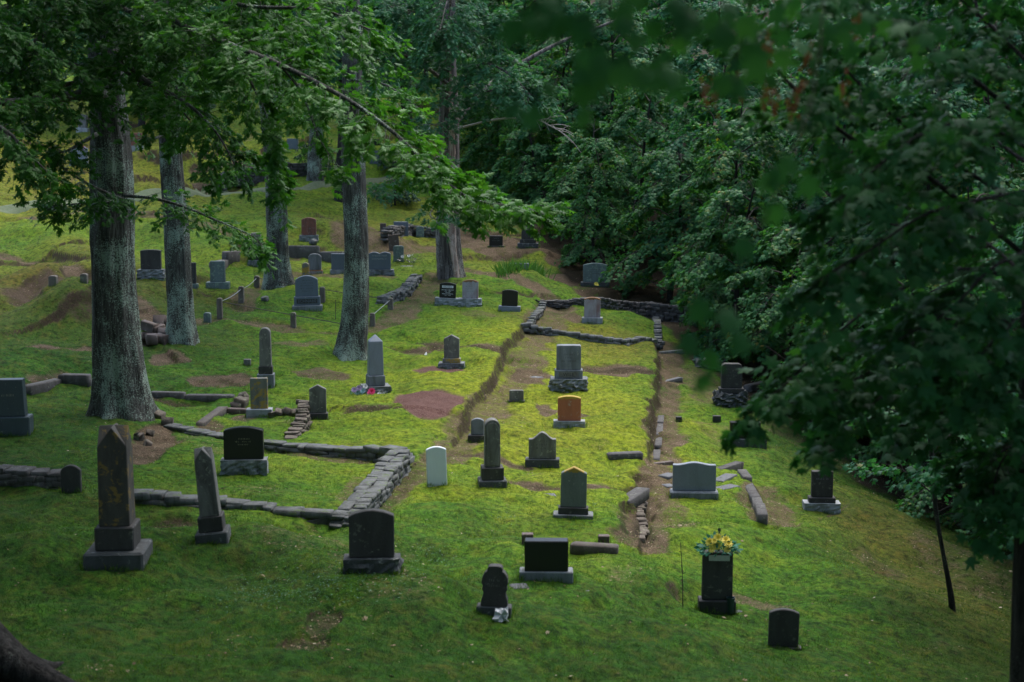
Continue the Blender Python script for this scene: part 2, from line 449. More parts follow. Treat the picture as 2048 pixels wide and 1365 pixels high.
for pl_, h_ in (([(0, 355), (100, 350), (190, 372)], .45), ([(285, 388), (420, 380), (520, 352), (650, 338)], .5), ([(0, 300), (150, 290), (280, 302)], .5), ([(270, 332), (350, 346), (420, 332)], .45), ([(420, 292), (520, 302), (600, 287)], .5), ([(700, 302), (800, 292), (900, 302)], .5), ([(940, 472), (1000, 480), (1100, 470)], .35), ([(930, 517), (1000, 510), (1090, 514)], .3), ([(270, 562), (330, 577), (420, 592)], .25), ([(110, 655), (200, 642), (330, 702)], .25), ([(0, 545), (100, 522), (190, 560)], .35), ([(150, 470), (280, 462), (400, 485)], .35), ([(0, 430), (120, 440), (300, 432)], .3), ([(640, 452), (700, 478), (760, 485)], .35), ([(870, 560), (960, 585), (1060, 590)], .22), ([(840, 690), (920, 714), (1000, 722)], .16), ([(1130, 745), (1220, 748), (1310, 764)], .14), ([(700, 830), (760, 838), (800, 842)], .2), ([(380, 770), (440, 760), (500, 775)], .14), ([(600, 750), (660, 742), (700, 752)], .14)):
    ledge(pl_, h_ * 0.6, 3.5)

def seg_dist(X, Y, poly):
    best = np.full(X.shape, 1e9); side = np.zeros(X.shape)
    for (ax, ay), (bx, by) in zip(poly[:-1], poly[1:]):
        dx, dy = bx - ax, by - ay
        l2 = dx * dx + dy * dy + 1e-9
        t = np.clip(((X - ax) * dx + (Y - ay) * dy) / l2, 0, 1)
        ex, ey = X - ax - t * dx, Y - ay - t * dy
        d = np.sqrt(ex * ex + ey * ey)
        c = dx * ey - dy * ex
        m = d < best
        best = np.where(m, d, best)
        side = np.where(m, np.sign(c), side)
    return best, side

def terrain(X, Y): return terrain4(X, Y)[:3]
def terrain4(X, Y):
    X = np.asarray(X, dtype=float); Y = np.asarray(Y, dtype=float)
    shp = X.shape
    X = X.ravel(); Y = Y.ravel()
    z = base_h(X, Y)
    dirt = np.zeros(X.shape); grav = np.zeros(X.shape); hum = wood_mask(X, Y)
    wob = fbm(X, Y, 0.9, 3, 5)
    calm = 1 - 0.85 * np.exp(-(((X - 2.8) / 3.2) ** 4 + ((Y - 45.5) / 4.5) ** 4)) - 0.65 * np.exp(-(((X + 4.9) / 3.2) ** 4 + ((Y - 28.5) / 4) ** 4))
    z = z + calm * (fbm(X, Y, 3.4, 3, 11) * (0.65 + 0.5 * smooth01((Y - 45) / 25)) + fbm(X, Y, 1.1, 2, 23) * 0.3)
    for fe in FE:
        k = fe[0]
        if k in ('path', 'ledge', 'ridge'):
            poly = fe[1]
            mg = {'path': fe[2] / 2 + 1, 'ledge': fe[3] * 1.2 if k == 'ledge' else 0, 'ridge': (fe[3] * 3) if k == 'ridge' else 0}[k]
            lo = poly.min(0) - mg; hi = poly.max(0) + mg
            ii = np.nonzero((X > lo[0]) & (X < hi[0]) & (Y > lo[1]) & (Y < hi[1]))[0]
            if len(ii) == 0: continue
            d, s = seg_dist(X[ii], Y[ii], poly)
            if k == 'path':
                if fe[2] < 0.7: hum[ii] = np.maximum(hum[ii], smooth01((fe[2] / 2 + 0.1 - d) / 0.2) * 0.8)
                m = smooth01((fe[2] / 2 + 0.22 - d - wob[ii] * 0.9) / 0.3) * fe[4]
                dirt[ii] = np.maximum(dirt[ii], m)
                z[ii] += fe[3] * m
            elif k == 'ledge':
                sd_ = d * s + wob[ii] * 0.3
                up = smooth01(sd_ / 0.16 + 0.5) * smooth01(1 - (sd_ / fe[3]))
                z[ii] += fe[2] * np.where(sd_ > -0.2, up, 0)
                edge = np.exp(-((sd_ + 0.06) / 0.07) ** 2) * np.clip(0.75 + wob[ii] * 2.2, 0, 1)
                hum[ii] = np.maximum(hum[ii], edge)
                dirt[ii] = np.maximum(dirt[ii], edge * 1.0)
            else:
                z[ii] += fe[2] * np.exp(-(d / fe[3]) ** 2)
        elif k == 'level':
            c = fe[1]
            ii = np.nonzero((np.abs(X - c[0]) < fe[2] * 2.2) & (np.abs(Y - c[1]) < fe[2] * 2.2))[0]
            if len(ii) == 0: continue
            q = np.hypot(X[ii] - c[0], Y[ii] - c[1]) / fe[2]
            m = smooth01((2.0 - q) / 1.1) * 0.8
            z[ii] += m * (fe[3] + 0.01 - z[ii])
        else:
            _, c, rx, ry, dz, s = fe
            ii = np.nonzero((np.abs(X - c[0]) < rx * 1.8 + 0.5) & (np.abs(Y - c[1]) < ry * 1.8 + 0.5))[0]
            if len(ii) == 0: continue
            q = np.sqrt(((X[ii] - c[0]) / rx) ** 2 + ((Y[ii] - c[1]) / ry) ** 2) + wob[ii] * (0.25 if k == 'gravel' else 0.9)
            m = smooth01((1.1 - q) / (0.12 if k == 'gravel' else 0.35)) * s
            z[ii] += dz * m
            if k == 'ell' and dz <= -0.09: hum[ii] = np.maximum(hum[ii], m * 0.8)
            if k == 'gravel': grav[ii] = np.maximum(grav[ii], m)
            else: dirt[ii] = np.maximum(dirt[ii], m)
    # wood floor on the right-hand slope
    edge = np.interp(Y, [0, 20, 26, 32, 36, 40, 46, 50, 54, 60, 75, 200], [8.6, 9.6, 10.2, 10.2, 8.9, 7.3, 5.3, 4.6, 2.6, 1.2, 0.0, 1.0])
    wf = smooth01((X - edge + wob * 3) / 1.6)
    dirt = np.maximum(dirt, wf * 0.95)
    # bare spots
    bs = smooth01((fbm(X, Y, 1.7, 3, 41) - 0.19) / 0.1) * 0.5
    far = smooth01((Y - 60) / 15)
    dirt = np.maximum(dirt, bs * (0.7 + 0.3 * far))
    return z.reshape(shp), dirt.reshape(shp), grav.reshape(shp), hum.reshape(shp)

def wood_mask(X, Y):
    edge = np.interp(Y, [0, 20, 26, 32, 36, 40, 46, 50, 54, 60, 75, 200], [8.6, 9.6, 10.2, 10.2, 8.9, 7.3, 5.3, 4.6, 2.6, 1.2, 0.0, 1.0])
    return smooth01((X - edge + 0.8 + fbm(X, Y, 0.9, 3, 5) * 3) / 1.6)

def H(X, Y): return terrain(X, Y)[0]
def hit(px, py): return ray_hit(px, py, H)

def m_ground():
    m, t, b = nodes('moss_lawn_ground')
    tc = t.nodes.new('ShaderNodeTexCoord'); v = tc.outputs['Object']
    def at(n):
        a = t.nodes.new('ShaderNodeAttribute'); a.attribute_name = n; return a.outputs['Fac']
    n1 = noise(t, v, 0.35, 4, 0.6)
    n2 = noise(t, v, 2.2, 4, 0.65)
    n3 = noise(t, v, 14, 4, 0.7)
    n4 = noise(t, v, 60, 2, 0.7)
    g = mathn(t, 'ADD', mathn(t, 'MULTIPLY', n1, 0.55), mathn(t, 'ADD', mathn(t, 'MULTIPLY', n2, 0.3), mathn(t, 'MULTIPLY', n3, 0.22)))
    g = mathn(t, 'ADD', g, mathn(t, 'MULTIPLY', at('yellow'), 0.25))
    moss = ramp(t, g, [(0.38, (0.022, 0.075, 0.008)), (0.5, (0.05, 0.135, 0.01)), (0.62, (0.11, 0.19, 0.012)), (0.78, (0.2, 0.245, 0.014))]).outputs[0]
    br = ramp(t, noise(t, v, 3.1, 5, 0.7, 0.5), [(0.48, (0, 0, 0)), (0.72, (1, 1, 1))]).outputs[0]
    moss = mixc(t, mathn(t, 'MINIMUM', mathn(t, 'ADD', mathn(t, 'MULTIPLY', br, 0.42), mathn(t, 'MULTIPLY', at('ochre'), 0.6)), 0.92), moss, (0.15, 0.1, 0.02))
    br2 = ramp(t, noise(t, v, 9, 4, 0.7, 0.3), [(0.52, (0, 0, 0)), (0.7, (1, 1, 1))]).outputs[0]
    moss = mixc(t, mathn(t, 'MULTIPLY', br2, 0.4), moss, (0.1, 0.085, 0.016))
    sp = ramp(t, noise(t, v, 7, 5, 0.72), [(0.36, (0.35, 0.38, 0.35)), (0.5, (1, 1, 1)), (0.64, (1.45, 1.4, 1.2))]).outputs[0]
    moss = mixc(t, 1.0, moss, sp, 'MULTIPLY')
    moss = mixc(t, mathn(t, 'MULTIPLY', mathn(t, 'SUBTRACT', n4, 0.45), 1.6), moss, (0.02, 0.035, 0.008))
    n5 = noise(t, v, 34, 4, 0.8)
    dcol = ramp(t, mathn(t, 'ADD', mathn(t, 'MULTIPLY', n5, 0.75), mathn(t, 'MULTIPLY', n2, 0.25)), [(0.36, (0.025, 0.016, 0.011)), (0.46, (0.075, 0.048, 0.032)), (0.55, (0.125, 0.085, 0.055)), (0.64, (0.27, 0.2, 0.135))]).outputs[0]
    dm = mathn(t, 'ADD', at('dirt'), mathn(t, 'ADD', mathn(t, 'MULTIPLY', mathn(t, 'SUBTRACT', n3, 0.5), 1.5), mathn(t, 'MULTIPLY', mathn(t, 'SUBTRACT', n2, 0.5), 0.9)))
    dm = mathn(t, 'MULTIPLY', ramp(t, dm, [(0.3, (0, 0, 0)), (0.8, (1, 1, 1))]).outputs[0], 0.96)
    dcol = mixc(t, mathn(t, 'MULTIPLY', at('humus'), 0.85), dcol, mixc(t, n5, (0.012, 0.009, 0.006), (0.045, 0.03, 0.02)))
    c = mixc(t, dm, moss, dcol)
    gc = ramp(t, noise(t, v, 45, 3, 0.8), [(0.35, (0.06, 0.03, 0.025)), (0.5, (0.12, 0.06, 0.048)), (0.68, (0.22, 0.14, 0.115))]).outputs[0]
    c = mixc(t, at('gravel'), c, gc)
    t.links.new(c, b.inputs['Base Color'])
    b.inputs['Roughness'].default_value = 0.95
    b.inputs['Specular IOR Level'].default_value = 0.12
    bump(t, b, mathn(t, 'ADD', n3, mathn(t, 'MULTIPLY', n4, 0.7)), 0.9, 0.05)
    return m

def ochre_mask(X, Y):
    o = np.exp(-(((X + 22) / 10) ** 2 + ((Y - 70) / 16) ** 2)) * 0.8
    o = np.maximum(o, np.exp(-(((X - 3.2) / 2.6) ** 2 + ((Y - 46) / 4) ** 2)) * 0.9)
    o = np.maximum(o, np.exp(-(((X - 8.0) / 2.0) ** 2 + ((Y - 27) / 6) ** 2)) * 0.7)
    o = np.maximum(o, np.exp(-(((X + 5) / 7) ** 2 + ((Y - 62) / 8) ** 2)) * 0.7)
    o = np.maximum(o, np.exp(-(((X + 15) / 5) ** 2 + ((Y - 48) / 9) ** 2)) * 0.6)
    return np.clip(o + fbm(X, Y, 4, 3, 61) * 0.8, 0, 1)

def yellow_shade_mask(X, Y):
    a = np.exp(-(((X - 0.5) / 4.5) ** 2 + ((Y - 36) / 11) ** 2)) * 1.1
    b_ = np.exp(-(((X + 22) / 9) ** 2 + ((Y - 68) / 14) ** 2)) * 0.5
    n = np.exp(-(((Y - 15) / 8.0) ** 2)) * 0.85 + 0.8 * smooth01((-X - 6) / 5) * (Y < 48) + 0.8 * smooth01((X - 5) / 3)  # deep green moss near and at the sides, darkened there in place of shade
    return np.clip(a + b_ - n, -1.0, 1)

def build_ground():
    nu, nv = 1050, 1500
    u = np.linspace(-0.66, 0.75, nu)
    q = np.exp(np.linspace(math.log(4), math.log(236), nv))
    Yg = np.repeat((q - 6)[:, None], nu, 1)
    Xg = u[None, :] * q[:, None]
    z, d, g, hu = terrain4(Xg, Yg)
    dzy = np.gradient(z, axis=0) / np.gradient(Yg, axis=0)
    dzx = np.gradient(z, axis=1) / np.gradient(Xg, axis=1)
    sl_ = np.sqrt((dzy - 0.0) ** 2 + dzx ** 2)
    st_ = smooth01((sl_ - 0.7) / 0.5); d = np.maximum(d, st_ * 0.75); hu = np.maximum(hu, st_)
    z = z + (fbm(Xg, Yg, 0.14, 2, 77) * 0.045 + fbm(Xg, Yg, 0.45, 2, 78) * 0.1) * (1 - d * 0.5)
    V = np.stack([Xg, Yg, z], -1).reshape(-1, 3)
    idx = np.arange(nu * nv).reshape(nv, nu)
    fc = np.stack([idx[:-1, :-1], idx[:-1, 1:], idx[1:, 1:], idx[1:, :-1]], -1).reshape(-1, 4)
    me = mesh_np('ground', V, [fc], True, dict(dirt=d.ravel(), gravel=g.ravel(), yellow=yellow_shade_mask(Xg, Yg).ravel(), humus=hu.ravel(), ochre=ochre_mask(Xg, Yg).ravel()))
    tag(link('ground', me, None, m_ground()), kind='structure')
# ------------------------------------------------------------------ mesh parts
def profile(w, h, top, rise, taper=1.0):
    """outline of an upright slab, x-z, counter-clockwise from bottom left"""
    hw = w / 2; tw = hw * taper
    pts = [(-hw, 0), (hw, 0)]
    sh = h - rise
    if top == 'flat':
        pts += [(tw, h), (-tw, h)]
    elif top == 'cornr':
        r = rise
        for k in range(5):
            a = k / 4 * math.pi / 2
            pts.append((tw - r + r * math.cos(a), h - r + r * math.sin(a)))
        for k in range(5):
            a = math.pi / 2 + k / 4 * math.pi / 2
            pts.append((-tw + r + r * math.cos(a), h - r + r * math.sin(a)))
    elif top in ('arc', 'round'):
        if top == 'round': rise = tw; sh = h - rise
        n = 14
        if top == 'round':
            for k in range(n + 1):
                a = k / n * math.pi
                pts.append((tw * math.cos(a), sh + rise * math.sin(a)))
        else:
            for k in range(n + 1):
                x = tw - 2 * tw * k / n
                pts.append((x, sh + rise * (1 - (x / tw) ** 2)))
    elif top == 'gable':
        pts += [(tw, sh), (0, h), (-tw, sh)]
    elif top == 'serp':
        n = 20
        for k in range(n + 1):
            x = tw - 2 * tw * k / n
            pts.append((x, sh + rise * 0.5 * (1 + math.cos(math.pi * min(1, abs(x / tw) * 1.25)))))
    elif top == 'shoulder':
        n = 12
        pts += [(tw, sh), (tw * 0.86, sh + rise * 0.08)]
        for k in range(n + 1):
            x = tw * 0.8 - 1.6 * tw * k / n
            pts.append((x, sh + rise * (0.25 + 0.75 * math.sqrt(max(0, 1 - (x / (tw * 0.82)) ** 2)))))
        pts += [(-tw * 0.86, sh + rise * 0.08), (-tw, sh)]
    elif top == 'double':
        n = 24
        for k in range(n + 1):
            x = tw - 2 * tw * k / n
            q = abs(x / tw)
            pts.append((x, sh + rise * (0.15 + 0.85 * math.sin(math.pi * min(1, q * 1.0)) ** 0.8)))
    elif top == 'ornate':
        half = [(1.0, 0), (0.98, .16), (0.86, .26), (0.84, .36), (0.95, .42), (0.9, .5), (0.99, .58), (0.96, .7), (0.84, .78), (0.72, .84), (0.56, .87), (0.58, .93), (0.46, .985), (0.2, 1.0)]
        pts = [(-hw, 0)] + [(hw * a, h * b) for a, b in half] + [(-hw * a * 0.97, h * b) for a, b in reversed(half)][:-1]
    return pts

def rebevel(bm, off, seg=1):
    es = [e for e in bm.edges if len(e.link_faces) == 2 and e.calc_face_angle(0) > 0.5]
    if off > 0 and es:
        bmesh.ops.bevel(bm, geom=es, offset=off, segments=seg, affect='EDGES', clamp_overlap=True)

def bm_obj(name, bm, mat, parent=None, smooth=False):
    me = bpy.data.meshes.new(name)
    bm.normal_update()
    bm.to_mesh(me); bm.free()
    if smooth:
        for p in me.polygons: p.use_smooth = True
    return link(name, me, parent, mat)

def slab_bm(w, h, d, top='flat', rise=0, taper=1.0, bev=0.012):
    bm = bmesh.new()
    pr = profile(w, h, top, rise, taper)
    fv = [bm.verts.new((x, -d / 2, z)) for x, z in pr]
    bv = [bm.verts.new((x, d / 2, z)) for x, z in pr]
    n = len(pr)
    bm.faces.new(fv)
    bm.faces.new(list(reversed(bv)))
    for i in range(n):
        j = (i + 1) % n
        bm.faces.new([fv[j], fv[i], bv[i], bv[j]])
    bmesh.ops.recalc_face_normals(bm, faces=bm.faces)
    rebevel(bm, bev)
    return bm

def rock_bm(w, h, d, amp=0.03, seed=0, flat_top=True):
    rs = np.random.default_rng(seed)
    nx, ny, nz = max(4, int(w / 0.07)), max(3, int(d / 0.09)), max(3, int(h / 0.05))
    bm = bmesh.new()
    vs = {}
    def gv(i, j, k):
        if (i, j, k) not in vs:
            x, y, z = (i / nx - 0.5) * w, (j / ny - 0.5) * d, k / nz * h
            side = (i in (0, nx)) or (j in (0, ny))
            q = 0
            if side and k < nz:
                q = rs.normal(0, amp * 0.6) + amp * math.sin(x * 17 + k * 1.3 + seed) * math.cos(y * 13 + k)
                if k == nz - 1: q *= 0.7
            if i == 0: x -= q
            if i == nx: x += q
            if j == 0: y -= q
            if j == ny: y += q
            if k == nz and side: z += rs.normal(0, amp * 0.12)
            if not flat_top and k == nz: z += rs.normal(0, amp)
            vs[(i, j, k)] = bm.verts.new((x, y, z))
        return vs[(i, j, k)]
    for i in range(nx):
        for j in range(ny):
            bm.faces.new([gv(i, j, nz), gv(i + 1, j, nz), gv(i + 1, j + 1, nz), gv(i, j + 1, nz)])
    for i in range(nx):
        for k in range(nz):
            bm.faces.new([gv(i, 0, k), gv(i + 1, 0, k), gv(i + 1, 0, k + 1), gv(i, 0, k + 1)])
            bm.faces.new([gv(i + 1, ny, k), gv(i, ny, k), gv(i, ny, k + 1), gv(i + 1, ny, k + 1)])
    for j in range(ny):
        for k in range(nz):
            bm.faces.new([gv(0, j + 1, k), gv(0, j, k), gv(0, j, k + 1), gv(0, j + 1, k + 1)])
            bm.faces.new([gv(nx, j, k), gv(nx, j + 1, k), gv(nx, j + 1, k + 1), gv(nx, j, k + 1)])
    return bm

def obelisk_bm(w, h, top='pyr', rise=0.1, taper=0.85, chamf=0.0, bev=0.01):
    bm = bmesh.new()
    b = w / 2; t_ = b * taper; h0 = h - rise
    def ring(r, z): return [bm.verts.new(p) for p in ((-r, -r, z), (r, -r, z), (r, r, z), (-r, r, z))]
    r0 = ring(b, 0); r1 = ring(t_, h0)
    bm.faces.new(list(reversed(r0)))
    if top == 'pyr':
        for i in range(4): bm.faces.new([r0[i], r0[(i + 1) % 4], r1[(i + 1) % 4], r1[i]])
        a = bm.verts.new((0, 0, h))
        for i in range(4): bm.faces.new([r1[i], r1[(i + 1) % 4], a])
    else:
        c = bm.verts.new((0, 0, h))
        mids = [bm.verts.new(p) for p in ((0, -t_, h), (t_, 0, h), (0, t_, h), (-t_, 0, h))]
        for i in range(4):
            j = (i + 1) % 4
            bm.faces.new([r0[i], r0[j], r1[j], mids[i], r1[i]])
            bm.faces.new([r1[j], mids[j], c, mids[i]])
    bmesh.ops.recalc_face_normals(bm, faces=bm.faces)
    rebevel(bm, bev)
    return bm

def tube_np(pts, rad, sides=6, cap=True):
    pts = np.asarray(pts, float); n = len(pts)
    T = np.gradient(pts, axis=0); T /= np.linalg.norm(T, axis=1)[:, None] + 1e-9
    ref = np.array([0.0, 0, 1]) if abs(T[0][2]) < 0.9 else np.array([1.0, 0, 0])
    U = np.cross(T, ref); U /= np.linalg.norm(U, axis=1)[:, None] + 1e-9
    W = np.cross(T, U)
    a = np.linspace(0, 2 * math.pi, sides, endpoint=False)
    ring = (np.cos(a)[None, :, None] * U[:, None, :] + np.sin(a)[None, :, None] * W[:, None, :]) * np.asarray(rad)[:, None, None]
    V = (pts[:, None, :] + ring).reshape(-1, 3)
    idx = np.arange(n * sides).reshape(n, sides)
    nx = np.roll(idx, -1, axis=1)
    fc = np.stack([idx[:-1], nx[:-1], nx[1:], idx[1:]], -1).reshape(-1, 4)
    return V, fc

class Acc:
    def __init__(s): s.v = []; s.f = {}; s.n = 0; s.a = []
    def add(s, V, fc, tint=None):
        V = np.asarray(V, float)
        s.v.append(V); fc = np.asarray(fc)
        s.f.setdefault(fc.shape[1], []).append(fc + s.n)
        s.n += len(V)
        s.a.append(np.full(len(V), 0.5) if tint is None else tint)
    def tube(s, pts, rad, sides=6): s.add(*tube_np(pts, rad, sides))
    def build(s, name, mat, parent=None, smooth=False, off=None):
        if s.n == 0: return None
        V = np.concatenate(s.v)
        if off is not None: V = V - np.asarray(off)
        me = mesh_np(name, V, [np.concatenate(x) for x in s.f.values()], smooth, dict(tint=np.concatenate(s.a)))
        return link(name, me, parent, mat)

def bez(pts, n):
    """smooth resample of a polyline of points (any dim)"""
    pts = np.asarray(pts, float)
    m = len(pts)
    if m == 2: return pts[0] + (pts[1] - pts[0]) * np.linspace(0, 1, n)[:, None]
    e = np.vstack([2 * pts[0] - pts[1], pts, 2 * pts[-1] - pts[-2]])
    out = []
    for t in np.linspace(0, m - 1 - 1e-6, n):
        i = int(t); f = t - i
        p0, p1, p2, p3 = e[i], e[i + 1], e[i + 2], e[i + 3]
        out.append(0.5 * (2 * p1 + (p2 - p0) * f + (2 * p0 - 5 * p1 + 4 * p2 - p3) * f * f + (3 * p1 - p0 - 3 * p2 + p3) * f ** 3))
    return np.array(out)

# ------------------------------------------------------------------ lettering
def letters(text, size, mat, parent, loc, name='lettering', depth=0.002):
    cu = bpy.data.curves.new('font', 'FONT')
    cu.body = text; cu.size = size; cu.align_x = 'CENTER'; cu.align_y = 'CENTER'; cu.extrude = depth; cu.resolution_u = 2
    to = bpy.data.objects.new('tmp', cu)
    COL.objects.link(to)
    dg = bpy.context.evaluated_depsgraph_get(); dg.update()
    me = bpy.data.meshes.new_from_object(to.evaluated_get(dg))
    bpy.data.objects.remove(to)
    me.materials.clear()
    o = link(name, me, parent, mat)
    o.location = loc; o.rotation_euler = (R(90), 0, 0)
    return o

def marks(w, rows, parent, loc, mat, rowh=0.05, seed=1, name='worn_lettering'):
    """illegible rows of worn letter strokes, raised one or two millimetres"""
    rs = random.Random(seed); A = Acc()
    for r in range(rows):
        rw = w * rs.uniform(0.6, 1.0); x = -rw / 2
        while x < rw / 2:
            ww = rs.uniform(0.008, 0.02)
            if rs.random() < 0.8:
                z0 = -r * rowh; hh = rowh * rs.uniform(0.35, 0.55)
                A.add([(x, 0, z0), (x + ww * 0.45, 0, z0), (x + ww * 0.45, 0, z0 + hh), (x, 0, z0 + hh)], [[0, 1, 2, 3]])
            x += ww + 0.012
    o = A.build(name, mat, parent)
    if o: o.location = loc
    return o

# ------------------------------------------------------------------ gravestones
STONES = {}
_seed = [0]
def G(key, label, x, y, parts, yaw=0, lean=0, tilt=0, name='gravestone', cat='gravestone', group=None, Y=None):
    """x, y: where the middle of the front foot meets the ground in the photograph; parts from the foot up, sizes in photo pixels there"""
    p = hit(x, y) if Y is None else P(x, y, Y)
    m = p[1] / F
    d0 = parts[0][4] * m
    root = empty(name, (p[0], p[1] + d0 / 2, p[2]), R(yaw), R(lean), R(tilt))
    tag(root, label, cat, group)
    z = 0.0
    out = {}
    for i, (pn, k, w_, h_, d_, mat, o) in enumerate(parts):
        W, Hh, D = w_ * m, h_ * m, d_ * m
        ext = 0.18 if i == 0 else 0.0
        _seed[0] += 1
        if k == 'slab': bm = slab_bm(W, Hh + ext, D, o.get('top', 'flat'), o.get('rise', 0) * m, o.get('taper', 1), o.get('bev', 0.012))
        elif k == 'rock': bm = rock_bm(W, Hh + ext, D, o.get('amp', 0.03), _seed[0], o.get('flat', True))
        elif k == 'obel': bm = obelisk_bm(W, Hh + ext, o.get('top', 'pyr'), o.get('rise', 10) * m, o.get('taper', 0.88))
        elif k == 'pedestal': bm = obelisk_bm(W, Hh + ext + 0.0, 'pyr', o.get('rise', 4) * m, 0.95)
        ob = bm_obj(pn, bm, MS[mat], root)
        ob.location = (o.get('dx', 0) * m, o.get('dy', 0) * m, z - ext)
        out[pn] = (ob, W, Hh, D)
        z += Hh
    STONES[key] = dict(root=root, m=m, parts=out, p=p, ztop=z)
    return root

B = 'base'; T = 'tablet'; PL = 'plinth'
G('S1', 'tall dark obelisk with gabled top and orange lichen at the lower left', 222, 1140, [(B, 'slab', 122, 34, 118, 'basedark', dict(bev=0.03)), (PL, 'slab', 80, 50, 80, 'dark', dict(bev=0.02)), ('shaft', 'obel', 63, 208, 63, 'darkorange', dict(top='xgable', rise=42, taper=0.95))], yaw=4, name='obelisk', cat='obelisk')
G('S2', 'dark obelisk leaning to the left in front of the low stone wall', 421, 1090, [(B, 'slab', 66, 24, 66, 'basedark', dict(bev=0.02)), (PL, 'slab', 50, 32, 50, 'dark', {}), ('shaft', 'obel', 40, 142, 40, 'weather', dict(top='xgable', rise=24, taper=0.9))], yaw=5, lean=-5, name='obelisk', cat='obelisk')
G('S3', 'small dark round topped headstone left of the tallest obelisk', 142, 987, [(T, 'slab', 40, 58, 11, 'dark', dict(top='arc', rise=10))], yaw=3)
G('S4', 'wide black polished headstone on a rough grey base inside the walled plot', 486, 952, [(B, 'rock', 94, 32, 34, 'base', dict(amp=0.02)), (T, 'slab', 80, 67, 18, 'black', dict(top='arc', rise=7))], yaw=4)
G('S5', 'dark blue grey sloping headstone cut by the left edge of the photo', 15, 872, [(B, 'slab', 84, 38, 40, 'teal', dict(bev=0.02)), (T, 'slab', 66, 76, 26, 'teal', dict(taper=0.9))], yaw=6)
G('S6', 'slim grey round topped pillar monument behind the lichened tablet', 530, 775, [(B, 'slab', 34, 26, 30, 'grey', {}), (PL, 'slab', 28, 16, 24, 'dark', {}), ('shaft', 'slab', 24, 78, 20, 'weather', dict(top='round', taper=0.92))], yaw=5)
G('S7', 'headstone blotched with ochre lichen on a pale base', 517, 835, [(B, 'slab', 52, 16, 26, 'basepale', {}), (T, 'slab', 35, 63, 10, 'ochre', dict(top='flat'))], yaw=4)
G('S8', 'slim grey gabled headstone with dark foot right of the ochre lichened stone', 635, 841, [(B, 'slab', 40, 14, 20, 'dark', {}), (T, 'slab', 34, 58, 10, 'weather', dict(top='gable', rise=9))], yaw=4)
G('S9', 'pale grey granite obelisk with flowers at its foot', 749, 790, [(B, 'rock', 56, 16, 50, 'base', dict(amp=0.02)), (PL, 'slab', 35, 22, 35, 'grey', dict(bev=0.02)), ('shaft', 'obel', 30, 83, 30, 'lightgrey', dict(top='pyr', rise=14, taper=0.9))], yaw=14, name='obelisk', cat='obelisk')
G('S10', 'grey gabled headstone with mossy yellow plinth above the small brown gravel patch', 903, 740, [(B, 'rock', 52, 13, 30, 'base', dict(amp=0.015)), (PL, 'slab', 36, 9, 22, 'ochre', {}), (T, 'slab', 31, 48, 13, 'weather', dict(top='gable', rise=8))], yaw=-2)
G('S11', 'big grey granite monument with rough rock base in the middle plot', 1138, 785, [(B, 'rock', 74, 26, 46, 'base', dict(amp=0.045)), ('lower_die', 'slab', 57, 18, 30, 'grey', {}), (T, 'slab', 50, 50, 24, 'grey', dict(top='cornr', rise=4))], yaw=-2)
G('S12', 'tiny grey block headstone beside the dirt walk left of the orange stone', 1033, 806, [(B, 'slab', 34, 4, 16, 'dark', {}), (T, 'slab', 29, 21, 10, 'weather', dict(top='cornr', rise=3))])
G('S13', 'bright orange lichened headstone with yellow top on a grey base', 1139, 857, [(B, 'rock', 64, 14, 26, 'basepale', dict(amp=0.012)), (T, 'slab', 47, 51, 14, 'orange', dict(top='arc', rise=4))], yaw=-2)
G('S14', 'small grey arched headstone just behind the round topped pillar', 955, 886, [(B, 'slab', 38, 15, 22, 'dark', {}), (T, 'slab', 26, 34, 10, 'grey', dict(top='arc', rise=5))], yaw=-4)
G('S15', 'tall round topped pillar monument with reddish side in the centre of the lawn', 984, 978, [(B, 'slab', 57, 16, 50, 'basedark', dict(bev=0.02)), (PL, 'slab', 45, 26, 40, 'dark', {}), ('shaft', 'slab', 32, 99, 28, 'weather', dict(top='round', taper=0.97))], yaw=6)
G('S16', 'grey headstone with curved shoulders on a dark base right of the pillar', 1085, 938, [(B, 'slab', 70, 19, 28, 'basedark', {}), (T, 'slab', 56, 55, 15, 'weather', dict(top='serp', rise=14))], yaw=-2)
G('S17', 'plain white military style headstone', 874, 972, [(T, 'slab', 41, 81, 9, 'white', dict(top='arc', rise=6))], yaw=6, lean=-1.5)
G('S18', 'grey gabled headstone with yellow lichen along its peak', 1147, 1039, [(B, 'slab', 82, 8, 40, 'base', {}), (PL, 'slab', 62, 14, 26, 'dark', {}), (T, 'slab', 54, 84, 15, 'yellowtop', dict(top='gable', rise=13, taper=0.98))], yaw=-3, lean=1)
G('S19', 'wide clean light grey headstone with gently curved top right of the dirt walk', 1390, 1000, [(B, 'slab', 98, 16, 36, 'grey', dict(bev=0.03)), (T, 'slab', 88, 59, 14, 'lightgrey', dict(top='serp', rise=5))], yaw=-3)
G('S20', 'dark arched headstone on a heavy rough base in the near dip', 742, 1150, [(B, 'rock', 116, 32, 48, 'basedark', dict(amp=0.03)), (T, 'slab', 93, 100, 22, 'dark', dict(top='arc', rise=12))], yaw=3)
G('S21', 'low square black headstone with pale top edge', 1093, 1162, [(B, 'slab', 111, 18, 40, 'grey', dict(bev=0.015)), (T, 'slab', 90, 64, 30, 'black', dict(bev=0.012))], yaw=-1)
G('S22a', 'small square dark corner marker peeking out behind the square black headstone', 1055, 1093, [(T, 'slab', 24, 25, 18, 'brown', {})], name='corner_marker', cat='grave marker', group='small corner markers')
G('S22b', 'small square corner marker above the mossy ledge', 1208, 1089, [(T, 'slab', 23, 17, 18, 'brown', {})], name='corner_marker', cat='grave marker', group='small corner markers')
